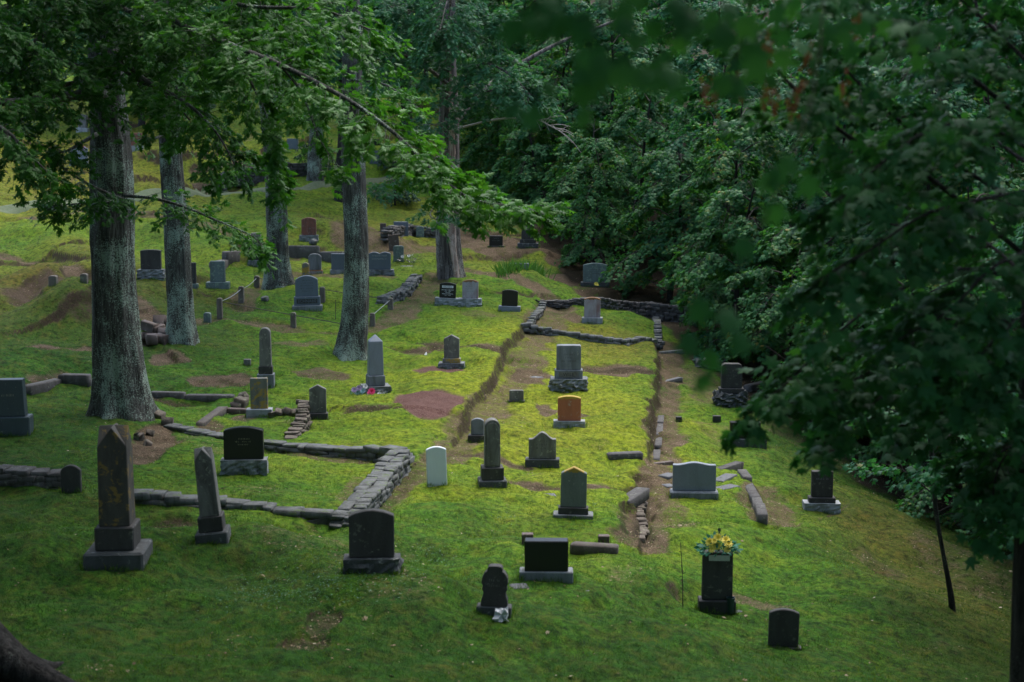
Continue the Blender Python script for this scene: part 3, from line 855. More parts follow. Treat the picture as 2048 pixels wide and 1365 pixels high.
G('S23', 'small black weathered headstone with scalloped ornate outline', 988, 1232, [(B, 'slab', 72, 18, 30, 'basedark', {}), (T, 'slab', 56, 86, 22, 'dark', dict(top='ornate', bev=0.006))], yaw=-4, lean=1.5)
G('S24', 'tall dark headstone topped with yellow flowers', 1436, 1226, [(B, 'slab', 76, 24, 40, 'dark', {}), (T, 'slab', 63, 102, 20, 'dark', dict(taper=0.98))], yaw=-3)
G('S25', 'low dark arched headstone nearest the bottom right', 1568, 1300, [(B, 'slab', 76, 4, 26, 'dark', {}), (T, 'slab', 62, 80, 13, 'dark', dict(top='arc', rise=8))], yaw=-5, lean=1)
G('S26', 'dark headstone on a pale base beneath the maple leaves at right', 1646, 1027, [(B, 'rock', 74, 20, 34, 'basepale', dict(amp=0.015)), (PL, 'slab', 54, 11, 26, 'dark', {}), (T, 'slab', 43, 54, 16, 'dark', {})], yaw=-4)
G('S27', 'dark headstone with rounded corners on boulder base beyond the right walk', 1465, 816, [(B, 'rock', 64, 28, 44, 'basedark', dict(amp=0.05, flat=False)), (PL, 'slab', 50, 10, 28, 'dark', {}), (T, 'slab', 42, 50, 18, 'dark', dict(top='cornr', rise=8))], yaw=-3)
G('S28', 'black wide headstone half hidden by the low maple leaves', 1492, 896, [(B, 'slab', 86, 17, 34, 'basedark', {}), (T, 'slab', 62, 34, 18, 'black', {})], yaw=-3)
G('S30', 'red stained pale headstone inside the right hand curbed plot', 1185, 648, [(B, 'slab', 42, 12, 20, 'basepale', {}), (T, 'slab', 33, 41, 10, 'redstain', dict(top='arc', rise=4))], yaw=-4)
G('S31', 'wide grey green headstone under the trees above the retaining wall', 1191, 575, [(B, 'slab', 58, 10, 24, 'basedark', {}), (T, 'slab', 49, 38, 12, 'greenish', dict(top='arc', rise=4))], yaw=-4)
G('S32', 'plain black headstone tilted left on a pale grey base', 1019, 624, [(B, 'slab', 44, 11, 18, 'lightgrey', {}), (T, 'slab', 32, 33, 9, 'black', dict(top='arc', rise=3))], lean=2, yaw=-3)
G('S33', 'black headstone with white lettering beside a pale one', 894, 612, [(B, 'rock', 49, 15, 22, 'basepale', dict(amp=0.02)), (T, 'slab', 33, 31, 9, 'black', dict(top='arc', rise=3))], lean=2.5, yaw=-2)
G('S34', 'pale headstone stained red at the foot', 940, 614, [(B, 'rock', 46, 16, 22, 'basepale', dict(amp=0.02)), (T, 'slab', 32, 38, 10, 'redstain', dict(top='arc', rise=4))], yaw=-2, lean=1)
G('S35', 'large blue grey arched headstone inside the railed plot', 613, 622, [(B, 'slab', 60, 10, 30, 'base', {}), ('lower_die', 'slab', 52, 18, 22, 'bluegrey', {}), (T, 'slab', 46, 42, 16, 'bluegrey', dict(top='arc', rise=8, taper=0.97))], yaw=6, lean=-1)
G('S36', 'green lichened rectangular headstone left of the railed plot', 434, 580, [(B, 'slab', 46, 15, 24, 'greenish', {}), (T, 'slab', 30, 42, 12, 'greenish', dict(taper=0.95))], yaw=5)
G('S37', 'dark headstone seen between the two left trunks', 300, 560, [(B, 'rock', 52, 20, 26, 'base', dict(amp=0.02)), (T, 'slab', 40, 40, 12, 'dark', dict(top='arc', rise=2))], yaw=4)
G('S38', 'thin dark stone half hidden behind the second trunk', 384, 578, [(B, 'slab', 22, 10, 14, 'greenish', {}), (T, 'slab', 15, 42, 10, 'dark', {})], yaw=3)
G('S39', 'grey green square pillar beside the third trunk', 511, 533, [(B, 'slab', 34, 12, 28, 'base', {}), (PL, 'slab', 26, 14, 22, 'dark', {}), ('shaft', 'slab', 20, 40, 17, 'weather', dict(taper=0.95))], yaw=5)
G('S40', 'dark upright block behind the grey green pillar', 494, 508, [(T, 'slab', 14, 36, 12, 'dark', {})], yaw=5)
G('S41', 'red brown arched headstone on the middle terrace', 617, 484, [(B, 'rock', 37, 13, 18, 'base', dict(amp=0.015)), (T, 'slab', 29, 35, 9, 'reddish', dict(top='arc', rise=4))], yaw=4)
G('S42', 'small pale grey headstone on a pink base behind the large blue grey one', 629, 549, [(B, 'slab', 32, 8, 15, 'redstain', {}), (T, 'slab', 26, 33, 9, 'grey', dict(top='shoulder', rise=5))], yaw=5)
G('S43', 'little brown lichened headstone peeking above the large blue grey one', 611, 556, [(T, 'slab', 14, 30, 8, 'ochre', dict(top='arc', rise=3))], yaw=3)
G('S44', 'dark flat topped headstone left of the fourth trunk', 680, 549, [(B, 'rock', 40, 9, 18, 'basepale', dict(amp=0.012)), (T, 'slab', 36, 32, 10, 'bluegrey', {})], yaw=4)
G('S45', 'wide grey double humped headstone right of the fourth trunk', 759, 552, [(B, 'rock', 56, 12, 22, 'base', dict(amp=0.018)), (T, 'slab', 44, 35, 11, 'bluegrey', dict(top='double', rise=4))], yaw=3)
G('S46', 'leaning brown tablet behind a small grey one', 789, 503, [(T, 'slab', 21, 33, 6, 'brown', dict(bev=0.006))], lean=-5, yaw=6)
G('S47', 'small grey worn tablet in front of a leaning brown one', 797, 522, [(T, 'slab', 21, 30, 7, 'greenish', dict(top='cornr', rise=4))], yaw=2)
G('S48', 'grey carved tablet against the dark bank at the back', 802, 473, [(T, 'slab', 29, 29, 8, 'bluegrey', {})], yaw=2)
G('S49', 'tiny grey tablet right of the carved one', 840, 476, [(T, 'slab', 16, 23, 6, 'greenish', dict(top='arc', rise=2))], yaw=2)
G('S50', 'tiny brown stub of a headstone left of the carved tablet', 766, 464, [(T, 'slab', 12, 17, 6, 'brown', {})], yaw=2)
G('S51', 'low black headstone on the shaded bank right of the split trunk', 992, 496, [(B, 'slab', 32, 4, 14, 'dark', {}), (T, 'slab', 27, 20, 9, 'black', {})], yaw=-2)
G('S52', 'dark shaded monument at the edge of the wood', 1056, 497, [(B, 'slab', 42, 10, 22, 'basedark', {}), (PL, 'slab', 32, 8, 18, 'dark', {}), (T, 'slab', 26, 33, 12, 'dark', dict(taper=0.95))], yaw=-2)
G('S53', 'low dark headstone behind the iris leaves', 1039, 541, [(T, 'slab', 37, 14, 10, 'greenish', {})], yaw=-2)
G('S54', 'pale blue grey headstone on the upper left slope with pink flowers', 157, 331, [(T, 'slab', 36, 34, 8, 'lightgrey', {})], yaw=4)
G('S55', 'red brown headstone on a grey base right of the first trunk on the upper slope', 272, 302, [(B, 'slab', 27, 10, 14, 'basepale', {}), (T, 'slab', 22, 25, 8, 'reddish', {})], yaw=4)
G('S56', 'blue grey headstone above the lane seen beside the fourth trunk', 753, 329, [(T, 'slab', 28, 27, 8, 'bluegrey', dict(top='arc', rise=2))], yaw=2)
G('S57', 'black wide headstone with pale top high above the lane', 750, 291, [(T, 'slab', 24, 12, 8, 'black', {})], yaw=2)
G('S58', 'small white headstone far up the slope', 854, 260, [(T, 'slab', 12, 16, 5, 'white', dict(top='arc', rise=4))])
G('S59', 'grey weathered stump of a monument high on the far left slope', 163, 266, [(B, 'slab', 22, 10, 16, 'basepale', {}), (T, 'slab', 15, 26, 12, 'weather', dict(top='cornr', rise=4))], lean=4)
G('S60', 'tiny grey footstone left of the slim pillar monument', 494, 732, [(T, 'slab', 14, 13, 9, 'weather', {})], name='footstone', cat='grave marker')
G('S61', 'squat round headed stone post in the dirt before the railing', 414, 647, [(T, 'slab', 14, 21, 12, 'greenish', dict(top='cornr', rise=4))], name='stone_post', cat='post')
G('S62', 'small dark footstone in the right walk before the wide black headstone', 1358, 845, [(T, 'slab', 12, 11, 9, 'dark', {})], name='footstone', cat='grave marker')
G('S63', 'small dark footstone left of the half hidden wide black headstone', 1434, 846, [(T, 'slab', 16, 14, 10, 'dark', {})], name='footstone', cat='grave marker')
G('S64', 'squat stone post on the far left bank', 105, 574, [(T, 'slab', 16, 22, 14, 'post', dict(top='cornr', rise=4))], name='stone_post', cat='post')
G('S65', 'squat stone post just left of the first trunk', 167, 566, [(T, 'slab', 14, 18, 12, 'post', dict(top='cornr', rise=4))], name='stone_post', cat='post')
G('S66', 'tall pale upright slab half hidden by oak leaves at the top of the slope', 377, 150, [(T, 'slab', 14, 34, 8, 'white', {})])  # plain white slab placed for a far white spot
G('S67', 'dark headstone among the trunks high on the slope', 585, 300, [(T, 'slab', 22, 22, 8, 'bluegrey', {})], yaw=3)

for k_, st_ in STONES.items():
    l_ = st_['root'].location; wd_ = list(st_['parts'].values())[0][1]
    FE.append(('level', (l_[0], l_[1]), wd_ * 0.55 + 0.12, st_['p'][2], k_))

# the gravel lane across the back slope
def strip(name, pts, width, mat, lift=0.03):
    pl = np.array([hit(x, y)[:2] for x, y in pts])
    seg = np.linalg.norm(np.diff(pl, axis=0), axis=1); s = np.concatenate([[0], np.cumsum(seg)])
    t = np.linspace(0, s[-1], 160)
    cx = np.interp(t, s, pl[:, 0]); cy = np.interp(t, s, pl[:, 1])
    k = np.ones(15) / 15
    cx = np.convolve(np.pad(cx, 7, mode='edge'), k, 'valid'); cy = np.convolve(np.pad(cy, 7, mode='edge'), k, 'valid')
    tx = np.gradient(cx); ty = np.gradient(cy); l = np.hypot(tx, ty)
    nx, ny = -ty / l, tx / l
    cc = np.linspace(-0.5, 0.5, 9)
    wv = width * (1 + 0.15 * np.sin(t * 1.7))
    X = cx[:, None] + nx[:, None] * cc * wv[:, None]; Y = cy[:, None] + ny[:, None] * cc * wv[:, None]
    zc = H(cx, cy)
    Z = np.maximum(H(X, Y) + lift - 0.10 * (np.abs(cc) * 2) ** 4, 0 * X - 99)
    V = np.stack([X, Y, Z], -1).reshape(-1, 3)
    idx = np.arange(160 * 9).reshape(160, 9)
    fc = np.stack([idx[:-1, :-1], idx[:-1, 1:], idx[1:, 1:], idx[1:, :-1]], -1).reshape(-1, 4)
    me = mesh_np(name, V, [fc], True)
    return tag(link(name, me, None, mat), kind='structure')
mg_, tg_, bg_ = nodes('lane_gravel')
vv, _ = coords(tg_, 'Object', False)
tg_.links.new(ramp(tg_, noise(tg_, vv, 9, 5, 0.75), [(0.35, (0.06, 0.09, 0.035)), (0.55, (0.09, 0.11, 0.05)), (0.7, (0.13, 0.135, 0.095))]).outputs[0], bg_.inputs['Base Color'])
bg_.inputs['Roughness'].default_value = 0.95
strip('road', [(-60, 418), (120, 404), (300, 396), (440, 386), (560, 375), (700, 368), (800, 352), (860, 338)], 1.1, mg_, 0.06)


def front(key, part):
    s = STONES[key]; ob, W, Hh, D = s['parts'][part]
    return ob, W, Hh, D
# black stone with a white name plate
ob, W, Hh, D = front('S33', T)
plq = bm_obj('name_plate', slab_bm(W * 0.68, Hh * 0.15, 0.012, bev=0.0), M_PLAQUE, ob); plq.location = (0, -D / 2 - 0.005, Hh * 0.66)
plq.data.materials[0] = M_LETTER
letters('REDDEN', Hh * 0.15, M_LETDARK, plq, (0, -0.008, Hh * 0.075))
for i, (tx, zz, sz) in enumerate((('ARCHIE C. REDDEN', 0.53, 0.09), ('1912   1988', 0.44, 0.085), ('HIS WIFE', 0.36, 0.07), ('JEAN M. SIMPSON', 0.27, 0.09), ('1914   1994', 0.18, 0.085))):
    letters(tx, Hh * sz, M_LETTER, ob, (0, -D / 2 - 0.002, Hh * zz))
ob, W, Hh, D = front('S35', 'lower_die')
sp = bm_obj('name_panel', slab_bm(W * 0.8, Hh * 0.5, 0.012, bev=0.0), MS['dark'], ob); sp.location = (0, -D / 2 - 0.004, Hh * 0.25)
letters('SCHNARE', Hh * 0.46, MS['bluegrey'], sp, (0, -0.009, Hh * 0.24))
ob, W, Hh, D = front('S11', 'lower_die')
sp = bm_obj('name_panel', slab_bm(W * 0.7, Hh * 0.6, 0.012, bev=0.0), MS['weather'], ob); sp.location = (0, -D / 2 - 0.004, Hh * 0.2)
letters('WILE', Hh * 0.55, MS['dark'], sp, (0, -0.009, Hh * 0.3))
for key, part, rows, wr, zr, mt, rh in (('S4', T, 3, 0.42, 0.62, M_GILT, 0.055), ('S11', T, 3, 0.6, 0.6, MS['dark'], 0.09), ('S34', T, 6, 0.6, 0.8, MS['weather'], 0.06), ('S35', T, 5, 0.7, 0.75, MS['dark'], 0.09), ('S31', T, 4, 0.6, 0.75, MS['dark'], 0.08), ('S45', T, 2, 0.8, 0.75, M_PLAQUE, 0.12), ('S48', T, 2, 0.6, 0.7, MS['lightgrey'], 0.1), ('S51', T, 2, 0.6, 0.7, MS['grey'], 0.1), ('S27', T, 4, 0.6, 0.75, MS['weather'], 0.09), ('S16', T, 3, 0.5, 0.65, MS['dark'], 0.08), ('S26', T, 2, 0.6, 0.85, MS['grey'], 0.1), ('S23', T, 2, 0.4, 0.62, MS['weather'], 0.07), ('S5', T, 1, 0.5, 0.55, M_GILT, 0.1)):
    ob, W, Hh, D = front(key, part)
    marks(W * wr, rows, ob, (0, -D / 2 - 0.0025, Hh * zr), mt, rh, hash(key) % 100)
# sunk arch panel look: a proud arched frame panel on the centre pillar
ob, W, Hh, D = front('S15', 'shaft')
pn = bm_obj('arched_panel', slab_bm(W * 0.78, Hh * 0.9, 0.016, 'round', 0, 1, 0.006), MS['weather'], ob); pn.location = (0, -D / 2 - 0.005, Hh * 0.04)
ob, W, Hh, D = front('S24', T)
pn = bm_obj('white_plate', slab_bm(W * 0.68, Hh * 0.11, 0.014, bev=0.0), M_PLAQUE, ob); pn.location = (0.02, -D / 2 - 0.006, Hh * 0.82)

# ------------------------------------------------------------------ leaf templates
def tmpl_maple():
    ang = [0, 13, 27, 40, 55, 68, 88, 104, 120, 140, 165]
    rad = [.62, .40, .25, .40, .55, .40, .24, .34, .40, .27, .33]
    o = [(0.42 + r * math.cos(R(a)), r * math.sin(R(a))) for a, r in zip(ang, rad)]
    o += [(0.14, 0.0)] + [(x, -y) for x, y in reversed(o[1:])]
    v = [(0.42, 0, 0.05)] + [(x, y, -0.35 * y * y - 0.12 * (x - 0.42) ** 2) for x, y in o]
    n = len(o)
    return np.array(v), np.array([(0, 1 + i, 1 + (i + 1) % n) for i in range(n)])
def tmpl_maple_lo():
    ang = [0, 28, 55, 88, 120, 160]; rad = [.62, .25, .55, .24, .40, .3]
    o = [(0.42 + r * math.cos(R(a)), r * math.sin(R(a))) for a, r in zip(ang, rad)]
    o += [(x, -y) for x, y in reversed(o[1:])]
    v = [(0.42, 0, 0.05)] + [(x, y, -0.4 * y * y) for x, y in o]
    n = len(o)
    return np.array(v), np.array([(0, 1 + i, 1 + (i + 1) % n) for i in range(n)])
def tmpl_oak():
    v = []; f = []
    s = [(0.1, .035), (0.33, .08), (0.57, .1), (0.8, .075)]
    L = [(0.3, .27), (0.6, .36), (0.86, .25)]
    # midrib, left sinuses, left lobes, right ones
    v += [(x, 0, 0.0) for x in (0.0, 0.33, 0.57, 0.8, 1.06)]
    for sg in (1, -1):
        b = len(v)
        v += [(x, y * sg, -0.06 * y * 3) for x, y in s] + [(x, y * sg, -0.5 * y * y - 0.06) for x, y in L]
        tri = [(0, b, 1), (b, b + 1, 1), (1, b + 1, 2), (b + 1, b + 2, 2), (2, b + 2, 3), (b + 2, b + 3, 3), (3, b + 3, 4), (b, b + 4, b + 1), (b + 1, b + 5, b + 2), (b + 2, b + 6, b + 3)]
        f += [t if sg < 0 else t[::-1] for t in tri]
    return np.array(v), np.array(f)
def tmpl_simple():
    v = np.array([(0, 0, 0), (0.35, 0.22, -0.03), (0.35, -0.22, -0.03), (0.75, 0.16, -0.05), (0.75, -0.16, -0.05), (1.0, 0, -0.08)])
    return v, np.array([(0, 2, 1), (1, 2, 4), (1, 4, 3), (3, 4, 5)])
def tmpl_blade():
    v = np.array([(0, 0.03, 0), (0, -0.03, 0), (0.5, 0.026, 0.0), (0.5, -0.026, 0.0), (1.0, 0, -0.12)])
    return v, np.array([(0, 1, 3), (0, 3, 2), (2, 3, 4)])
TM = dict(maple=tmpl_maple(), maplelo=tmpl_maple_lo(), oak=tmpl_oak(), simple=tmpl_simple(), blade=tmpl_blade())

def unit(v): return v / (np.linalg.norm(v, axis=-1, keepdims=True) + 1e-9)

def leaves_arr(tm, pos, dirs, nrm, size, tint):
    tv, tf = TM[tm]
    d = unit(dirs); n = nrm - (nrm * d).sum(-1, keepdims=True) * d; n = unit(n)
    s = np.cross(n, d)
    V = pos[:, None, :] + size[:, None, None] * (tv[None, :, 0, None] * d[:, None, :] + tv[None, :, 1, None] * s[:, None, :] + tv[None, :, 2, None] * n[:, None, :])
    k = len(tv); n_ = len(pos)
    fc = (np.arange(n_) * k)[:, None, None] + tf[None]
    return V.reshape(-1, 3), fc.reshape(-1, 3), np.repeat(tint, k)

class Leafy:
    """collects twigs and leaves of one tree"""
    def __init__(s, tm, rng): s.tm = tm; s.rng = rng; s.L = Acc(); s.W = Acc(); s.count = 0
    def leaf(s, pos, dirs, nrm, size, tint):
        s.L.add(*leaves_arr(s.tm, pos, dirs, nrm, size, tint)); s.count += len(pos)
    def limb(s, pts, r0, r1, sides=8, n=None):
        q = bez(pts, n or max(6, len(pts) * 5))
        s.W.tube(q, np.linspace(r0, r1, len(q)), sides)
        return q
    def spray(s, q, ntw, tl, nl, size, flat=0.35, droop=0.15, t0=0.2, tr=0.006, fwd=0.6, up=0.9, tintc=0.5, hzw=0.55, njit=0.42):
        r = s.rng
        q = np.asarray(q); m = len(q)
        for i in range(ntw):
            t = t0 + (1 - t0) * (i + r.random()) / ntw
            x = t * (m - 1); a = min(int(x), m - 2); p = q[a] + (q[a + 1] - q[a]) * (x - a)
            Tn = unit(q[a + 1] - q[a])
            sd_ = unit(np.cross(Tn, [0, 0, 1]) + 1e-6) * (1 if i % 2 else -1)
            upv = np.array([0, 0, 1.0])
            d = unit(fwd * Tn * r.uniform(0.4, 1.4) + sd_ * r.uniform(0.4, 1.2) + upv * r.normal(0, flat))
            L_ = tl * r.uniform(0.55, 1.15) * (1.1 - 0.45 * t)
            tt = np.linspace(0, 1, 5)
            bend = r.normal(0, 0.12, 3)
            tw = p + d * L_ * tt[:, None] + (bend * L_) * (tt ** 2)[:, None] + np.array([0, 0, -droop * L_]) * (tt ** 2)[:, None]
            if tr > 0: s.W.tube(tw, np.linspace(tr, tr * 0.4, 5), 4)
            k = max(3, int(nl * r.uniform(0.7, 1.3)))
            u = np.sqrt(r.uniform(0.08, 1.0, k))
            u[: max(1, k // 4)] = 1.0
            pos = np.stack([np.interp(u, tt, tw[:, c]) for c in range(3)], -1)
            sgn = r.choice([-1, 1], k)
            ax = unit(tw[-1] - tw[0])
            sv = unit(np.cross(ax, upv) + 1e-6)
            dd = ax * r.uniform(0.2, 1.2, k)[:, None] + sv * (sgn * r.uniform(0.3, 1.2, k))[:, None] + r.normal(0, 0.3, (k, 3)) - upv * r.uniform(0.0, 0.5, k)[:, None]
            hz = ax * [1, 1, 0]
            nn = upv * up * 0.75 + hz * hzw + r.normal(0, njit, (k, 3))
            s.leaf(pos + r.normal(0, size * 0.25, (k, 3)), dd, nn, size * r.uniform(0.6, 1.2, k), np.clip(tintc + r.normal(0, 0.2, k) + r.normal(0, 0.1), 0, 1))
    def blob(s, c, rad, n, size, tintc=0.5):
        """leaf clusters through an ellipsoid (crowns out of the frame)"""
        r = s.rng
        v = unit(r.normal(0, 1, (n, 3))) * (r.uniform(0.2, 1, n) ** 0.4)[:, None] * np.asarray(rad) + np.asarray(c)
        s.leaf(v, r.normal(0, 1, (n, 3)) * [1, 1, 0.4], np.array([0, 0, 1.0]) + r.normal(0, 0.5, (n, 3)), size * r.uniform(0.7, 1.3, n), np.clip(tintc + r.normal(0, 0.25, n), 0, 1))
    def build(s, root, lmat, wmat, off, lname='foliage', wname='branches'):
        if s.W.n: s.W.build(wname, wmat, root, True, off)
        if s.L.n: s.L.build(lname, lmat, root, False, off)

def trunk_np(pts, diam, sides=36, flare=0.0, seed=0, lobes=5):
    pts = bez(pts, 46); rad = bez(np.asarray(diam)[:, None] / 2, 46)[:, 0]
    V, fc = tube_np(pts, rad, sides)
    V = V.reshape(46, sides, 3)
    a = np.linspace(0, 2 * math.pi, sides, endpoint=False)
    s = np.arange(46) / 45
    rs = np.random.default_rng(seed)
    ph = rs.uniform(0, 6.28, 4)
    hgt = pts[:, 2] - pts[0, 2]
    fl = np.exp(-np.maximum(hgt, 0) / 0.45)[:, None] * 1.5 * flare * (0.5 + 0.5 * np.cos(a[None] * lobes + ph[0]) + 0.25 * np.cos(a[None] * (lobes + 2) + ph[1]))
    nz = 0.045 * np.sin(a[None] * 9 + ph[2] + 2 * np.sin(s[:, None] * 9)) + 0.03 * np.sin(a[None] * 15 + s[:, None] * 14 + ph[3]) + rs.normal(0, 0.012, (46, sides))
    V = pts[:, None, :] + (0.035 * np.stack([np.sin(s * 11 + ph[0]), np.sin(s * 8 + ph[1]), 0 * s], -1))[:, None, :] + (V - pts[:, None, :]) * (1 + fl + nz + 0.05 * np.sin(s[:, None] * 17 + ph[2]) * np.cos(a[None] * 2 + ph[3]))[..., None]
    return V.reshape(-1, 3), fc

def tree_root(label, pts, cat='tree', name='oak_tree', group=None):
    """pts: [(px, py, diameter px)...]; the first point is the foot on the ground"""
    b = hit(pts[0][0], pts[0][1])
    Y = b[1]; m = Y / F
    pp = [P(x, y, Y + 0.3) for x, y, d in pts]; dd = [d * m * 0.9 for x, y, d in pts]
    pp[0][2] -= 0.25
    root = empty(name, (b[0], b[1] + 0.3, b[2]))
    tag(root, label, cat, group)
    return root, np.array(pp), dd, Y, np.array([b[0], b[1] + 0.3, b[2]])

def add_trunk(root, pp, dd, off, mat, flare=0.25, seed=0, sides=36, lobes=5):
    A = Acc(); V, fc = trunk_np(pp, dd, sides, flare, seed, lobes); A.add(V, fc)
    return A.build('trunk', mat, root, True, off)

def high_crown(lf, top, n, size, rad=(5.0, 5.0, 3.5), lift=3.0, nl=9, seed=0, r0=0.16):
    """limbs and leaf clusters of a crown standing above the frame"""
    r = lf.rng
    for i in range(nl):
        a = i / nl * 6.283 + r.uniform(-0.3, 0.3)
        e = np.array([math.cos(a) * rad[0] * r.uniform(0.6, 1), math.sin(a) * rad[1] * r.uniform(0.6, 1), lift + r.uniform(-0.5, 1) * rad[2]])
        q = lf.limb([top + np.array([0, 0, -1.0 + 0.3 * i]), top + e * 0.45 + [0, 0, 0.6], top + e], r0, 0.03, 6)
        for c in (q[len(q) // 2], q[int(len(q) * 0.75)], q[-1]):
            lf.blob(c, np.array([1.7, 1.7, 0.9]) * r.uniform(0.8, 1.2), n // (nl * 3), size)

def L3(pts): return [P(*p) for p in pts]

# --- oak nearest on the left
rootA, pp, dd, YA, offA = tree_root('broad lichen flecked oak trunk nearest on the left', [(240, 832, 150), (238, 800, 124), (235, 700, 106), (232, 560, 96), (226, 420, 92), (219, 300, 86), (213, 200, 76), (208, 60, 66), (200, -170, 54)])
add_trunk(rootA, pp, dd, offA, M_BARK, 0.3, 3, 48, 6)
A = Leafy('oak', np.random.default_rng(101))
q = A.limb(L3([(213, -110, YA), (320, 20, 27), (450, 85, 24.5), (560, 130, 23.2), (690, 197, 22.4), (790, 268, 22), (870, 345, 21.6), (950, 400, 21.4), (1070, 415, 21)]), 0.065, 0.01, 8, 60)
A.spray(q, 78, 0.95, 27, 0.184, 0.3, 0.25, 0.1, tintc=0.62)
A.spray(q[34:], 35, 0.8, 22, 0.178, 0.25, 0.2, 0.0, tintc=0.75)
A.spray(q[:24], 45, 1.2, 30, 0.184, 0.6, 0.1, 0.0, tintc=0.5)
q = A.limb(L3([(455, 88, 24.4), (510, 180, 24), (545, 270, 24), (562, 385, 24)]), 0.03, 0.006, 5, 24)
A.spray(q, 40, 0.75, 25, 0.172, 0.4, 0.3, 0.1, tintc=0.6)
q = A.limb(L3([(560, 130, 23.2), (605, 190, 23), (640, 280, 22.8), (690, 350, 22.8)]), 0.022, 0.005, 5, 20)
A.spray(q, 16, 0.6, 15, 0.172, 0.4, 0.3, 0.1, tintc=0.65)
q = A.limb(L3([(700, 200, 22.4), (712, 250, 22.3), (720, 275, 22.3)]), 0.015, 0.005, 5, 10)
A.spray(q, 10, 0.4, 20, 0.172, 0.5, 0.3, 0.1, tintc=0.75)
q = A.limb(L3([(212, 90, YA), (290, 160, 28.5), (370, 205, 27), (430, 262, 26), (470, 330, 25.5)]), 0.06, 0.01, 6, 30)
A.spray(q, 54, 1.0, 27, 0.184, 0.4, 0.3, 0.1, tintc=0.45)
q = A.limb(L3([(213, 185, YA), (120, 195, 28), (20, 205, 26), (-120, 190, 24)]), 0.12, 0.05, 8, 24)
A.spray(q, 45, 1.1, 27, 0.184, 0.45, 0.2, 0.1, tintc=0.3)
q = A.limb(L3([(214, 150, YA), (110, 120, 28), (10, 60, 26), (-90, 20, 25)]), 0.09, 0.03, 8, 24)
A.spray(q, 59, 1.3, 30, 0.184, 0.6, 0.15, 0.05, tintc=0.35)
q = A.limb(L3([(212, 60, YA), (150, 0, 29), (60, -60, 27)]), 0.08, 0.03, 8, 20)
A.spray(q, 54, 1.4, 30, 0.184, 0.6, 0.1, 0.05, tintc=0.4)
q = A.limb(L3([(210, 30, YA), (300, -20, 29), (420, -40, 27), (560, -30, 26)]), 0.08, 0.02, 8, 24)
A.spray(q, 81, 1.5, 30, 0.184, 0.6, 0.3, 0.05, tintc=0.45)
q = A.limb(L3([(212, 120, YA), (280, 90, 30), (380, 60, 29), (480, 60, 28), (600, 50, 27)]), 0.06, 0.02, 8, 24)
A.spray(q, 75, 1.3, 30, 0.184, 0.6, 0.3, 0.05, tintc=0.45)
for pl, nt_, tc in (([(212, 20, YA), (140, 40, 29), (60, 90, 28), (20, 150, 27)], 50, 0.3), ([(212, 0, YA), (330, 60, 29), (420, 110, 28), (520, 110, 27)], 60, 0.4), ([(210, -60, YA), (340, -40, 28), (480, 10, 26), (640, 20, 25), (740, 60, 24.5)], 70, 0.5), ([(212, 100, YA), (260, 150, 30), (330, 190, 29.5), (380, 240, 29)], 40, 0.4), ([(210, -80, YA), (100, -40, 29), (20, 10, 28), (-40, 80, 27)], 50, 0.3), ([(214, 170, YA), (130, 170, 29.5), (60, 230, 28.5), (10, 250, 28)], 34, 0.25)):
    q = A.limb(L3(pl), 0.06, 0.015, 7, 26)
    A.spray(q, nt_, 1.4, 30, 0.18, 0.6, 0.3, 0.05, tintc=tc)
# low limbs across and left of the trunk
q = A.limb(L3([(195, 268, YA - 0.6), (165, 285, 29), (135, 302, 28), (110, 306, 27.5)]), 0.05, 0.012, 6, 16)
A.spray(q, 13, 0.6, 17, 0.161, 0.4, 0.5, 0.4, tintc=0.25)
q = A.limb(L3([(245, 398, YA - 0.6), (190, 375, 29.5), (130, 340, 28.5), (90, 300, 28)]), 0.035, 0.01, 6, 20)
A.spray(q, 29, 0.8, 17, 0.172, 0.4, 0.6, 0.2, tintc=0.3)
q = A.limb(L3([(-60, 225, 24), (10, 262, 24), (50, 300, 24), (110, 360, 24)]), 0.06, 0.01, 6, 20)
A.spray(q, 27, 0.7, 18, 0.172, 0.4, 0.6, 0.2, tintc=0.2)
q = A.limb(L3([(240, 400, YA - 0.6), (200, 405, 29.5), (130, 410, 29), (100, 415, 29)]), 0.03, 0.008, 6, 16)
A.spray(q, 32, 0.6, 18, 0.161, 0.4, 0.35, 0.1, tintc=0.4)
q = A.limb(L3([(250, 392, YA - 0.6), (310, 398, 30), (370, 415, 29.5), (430, 440, 29), (500, 470, 28.8), (525, 490, 28.8)]), 0.04, 0.008, 6, 30)
A.spray(q, 45, 0.75, 18, 0.161, 0.35, 0.3, 0.12, tintc=0.5)
high_crown(A, pp[-1], 3600, 0.24, (6, 6, 3.5), seed=1)
A.build(rootA, M_OAK, M_BARK, offA)

def plain_oak(label, pts, seed, limbs, bark=M_BARK, leaf=M_OAK, crown=3000, flare=0.28, lobes=5, csize=0.24, crad=(5, 5, 3.5), name='oak_tree', group=None, ltm='oak'):
    root, pp, dd, Yt, off = tree_root(label, pts, name=name, group=group)
    tr = add_trunk(root, pp, dd, off, bark, flare, seed, 40, lobes)
    lf = Leafy(ltm, np.random.default_rng(seed + 500))
    for pl, r0, r1, nt_, tl, nl, sz, flat, droop, tc in limbs:
        q = lf.limb([P(x, y, Yt + dy) for x, y, dy in pl], r0, r1, 6, 26)
        if nt_: lf.spray(q, int(nt_ * 1.4), tl, int(nl * 1.25), sz * 1.1, flat, droop, 0.08, tintc=tc)
    if crown: high_crown(lf, pp[-1], crown, csize, crad, seed=seed)
    lf.build(root, leaf, bark, off)
    return root, pp, dd, Yt, off

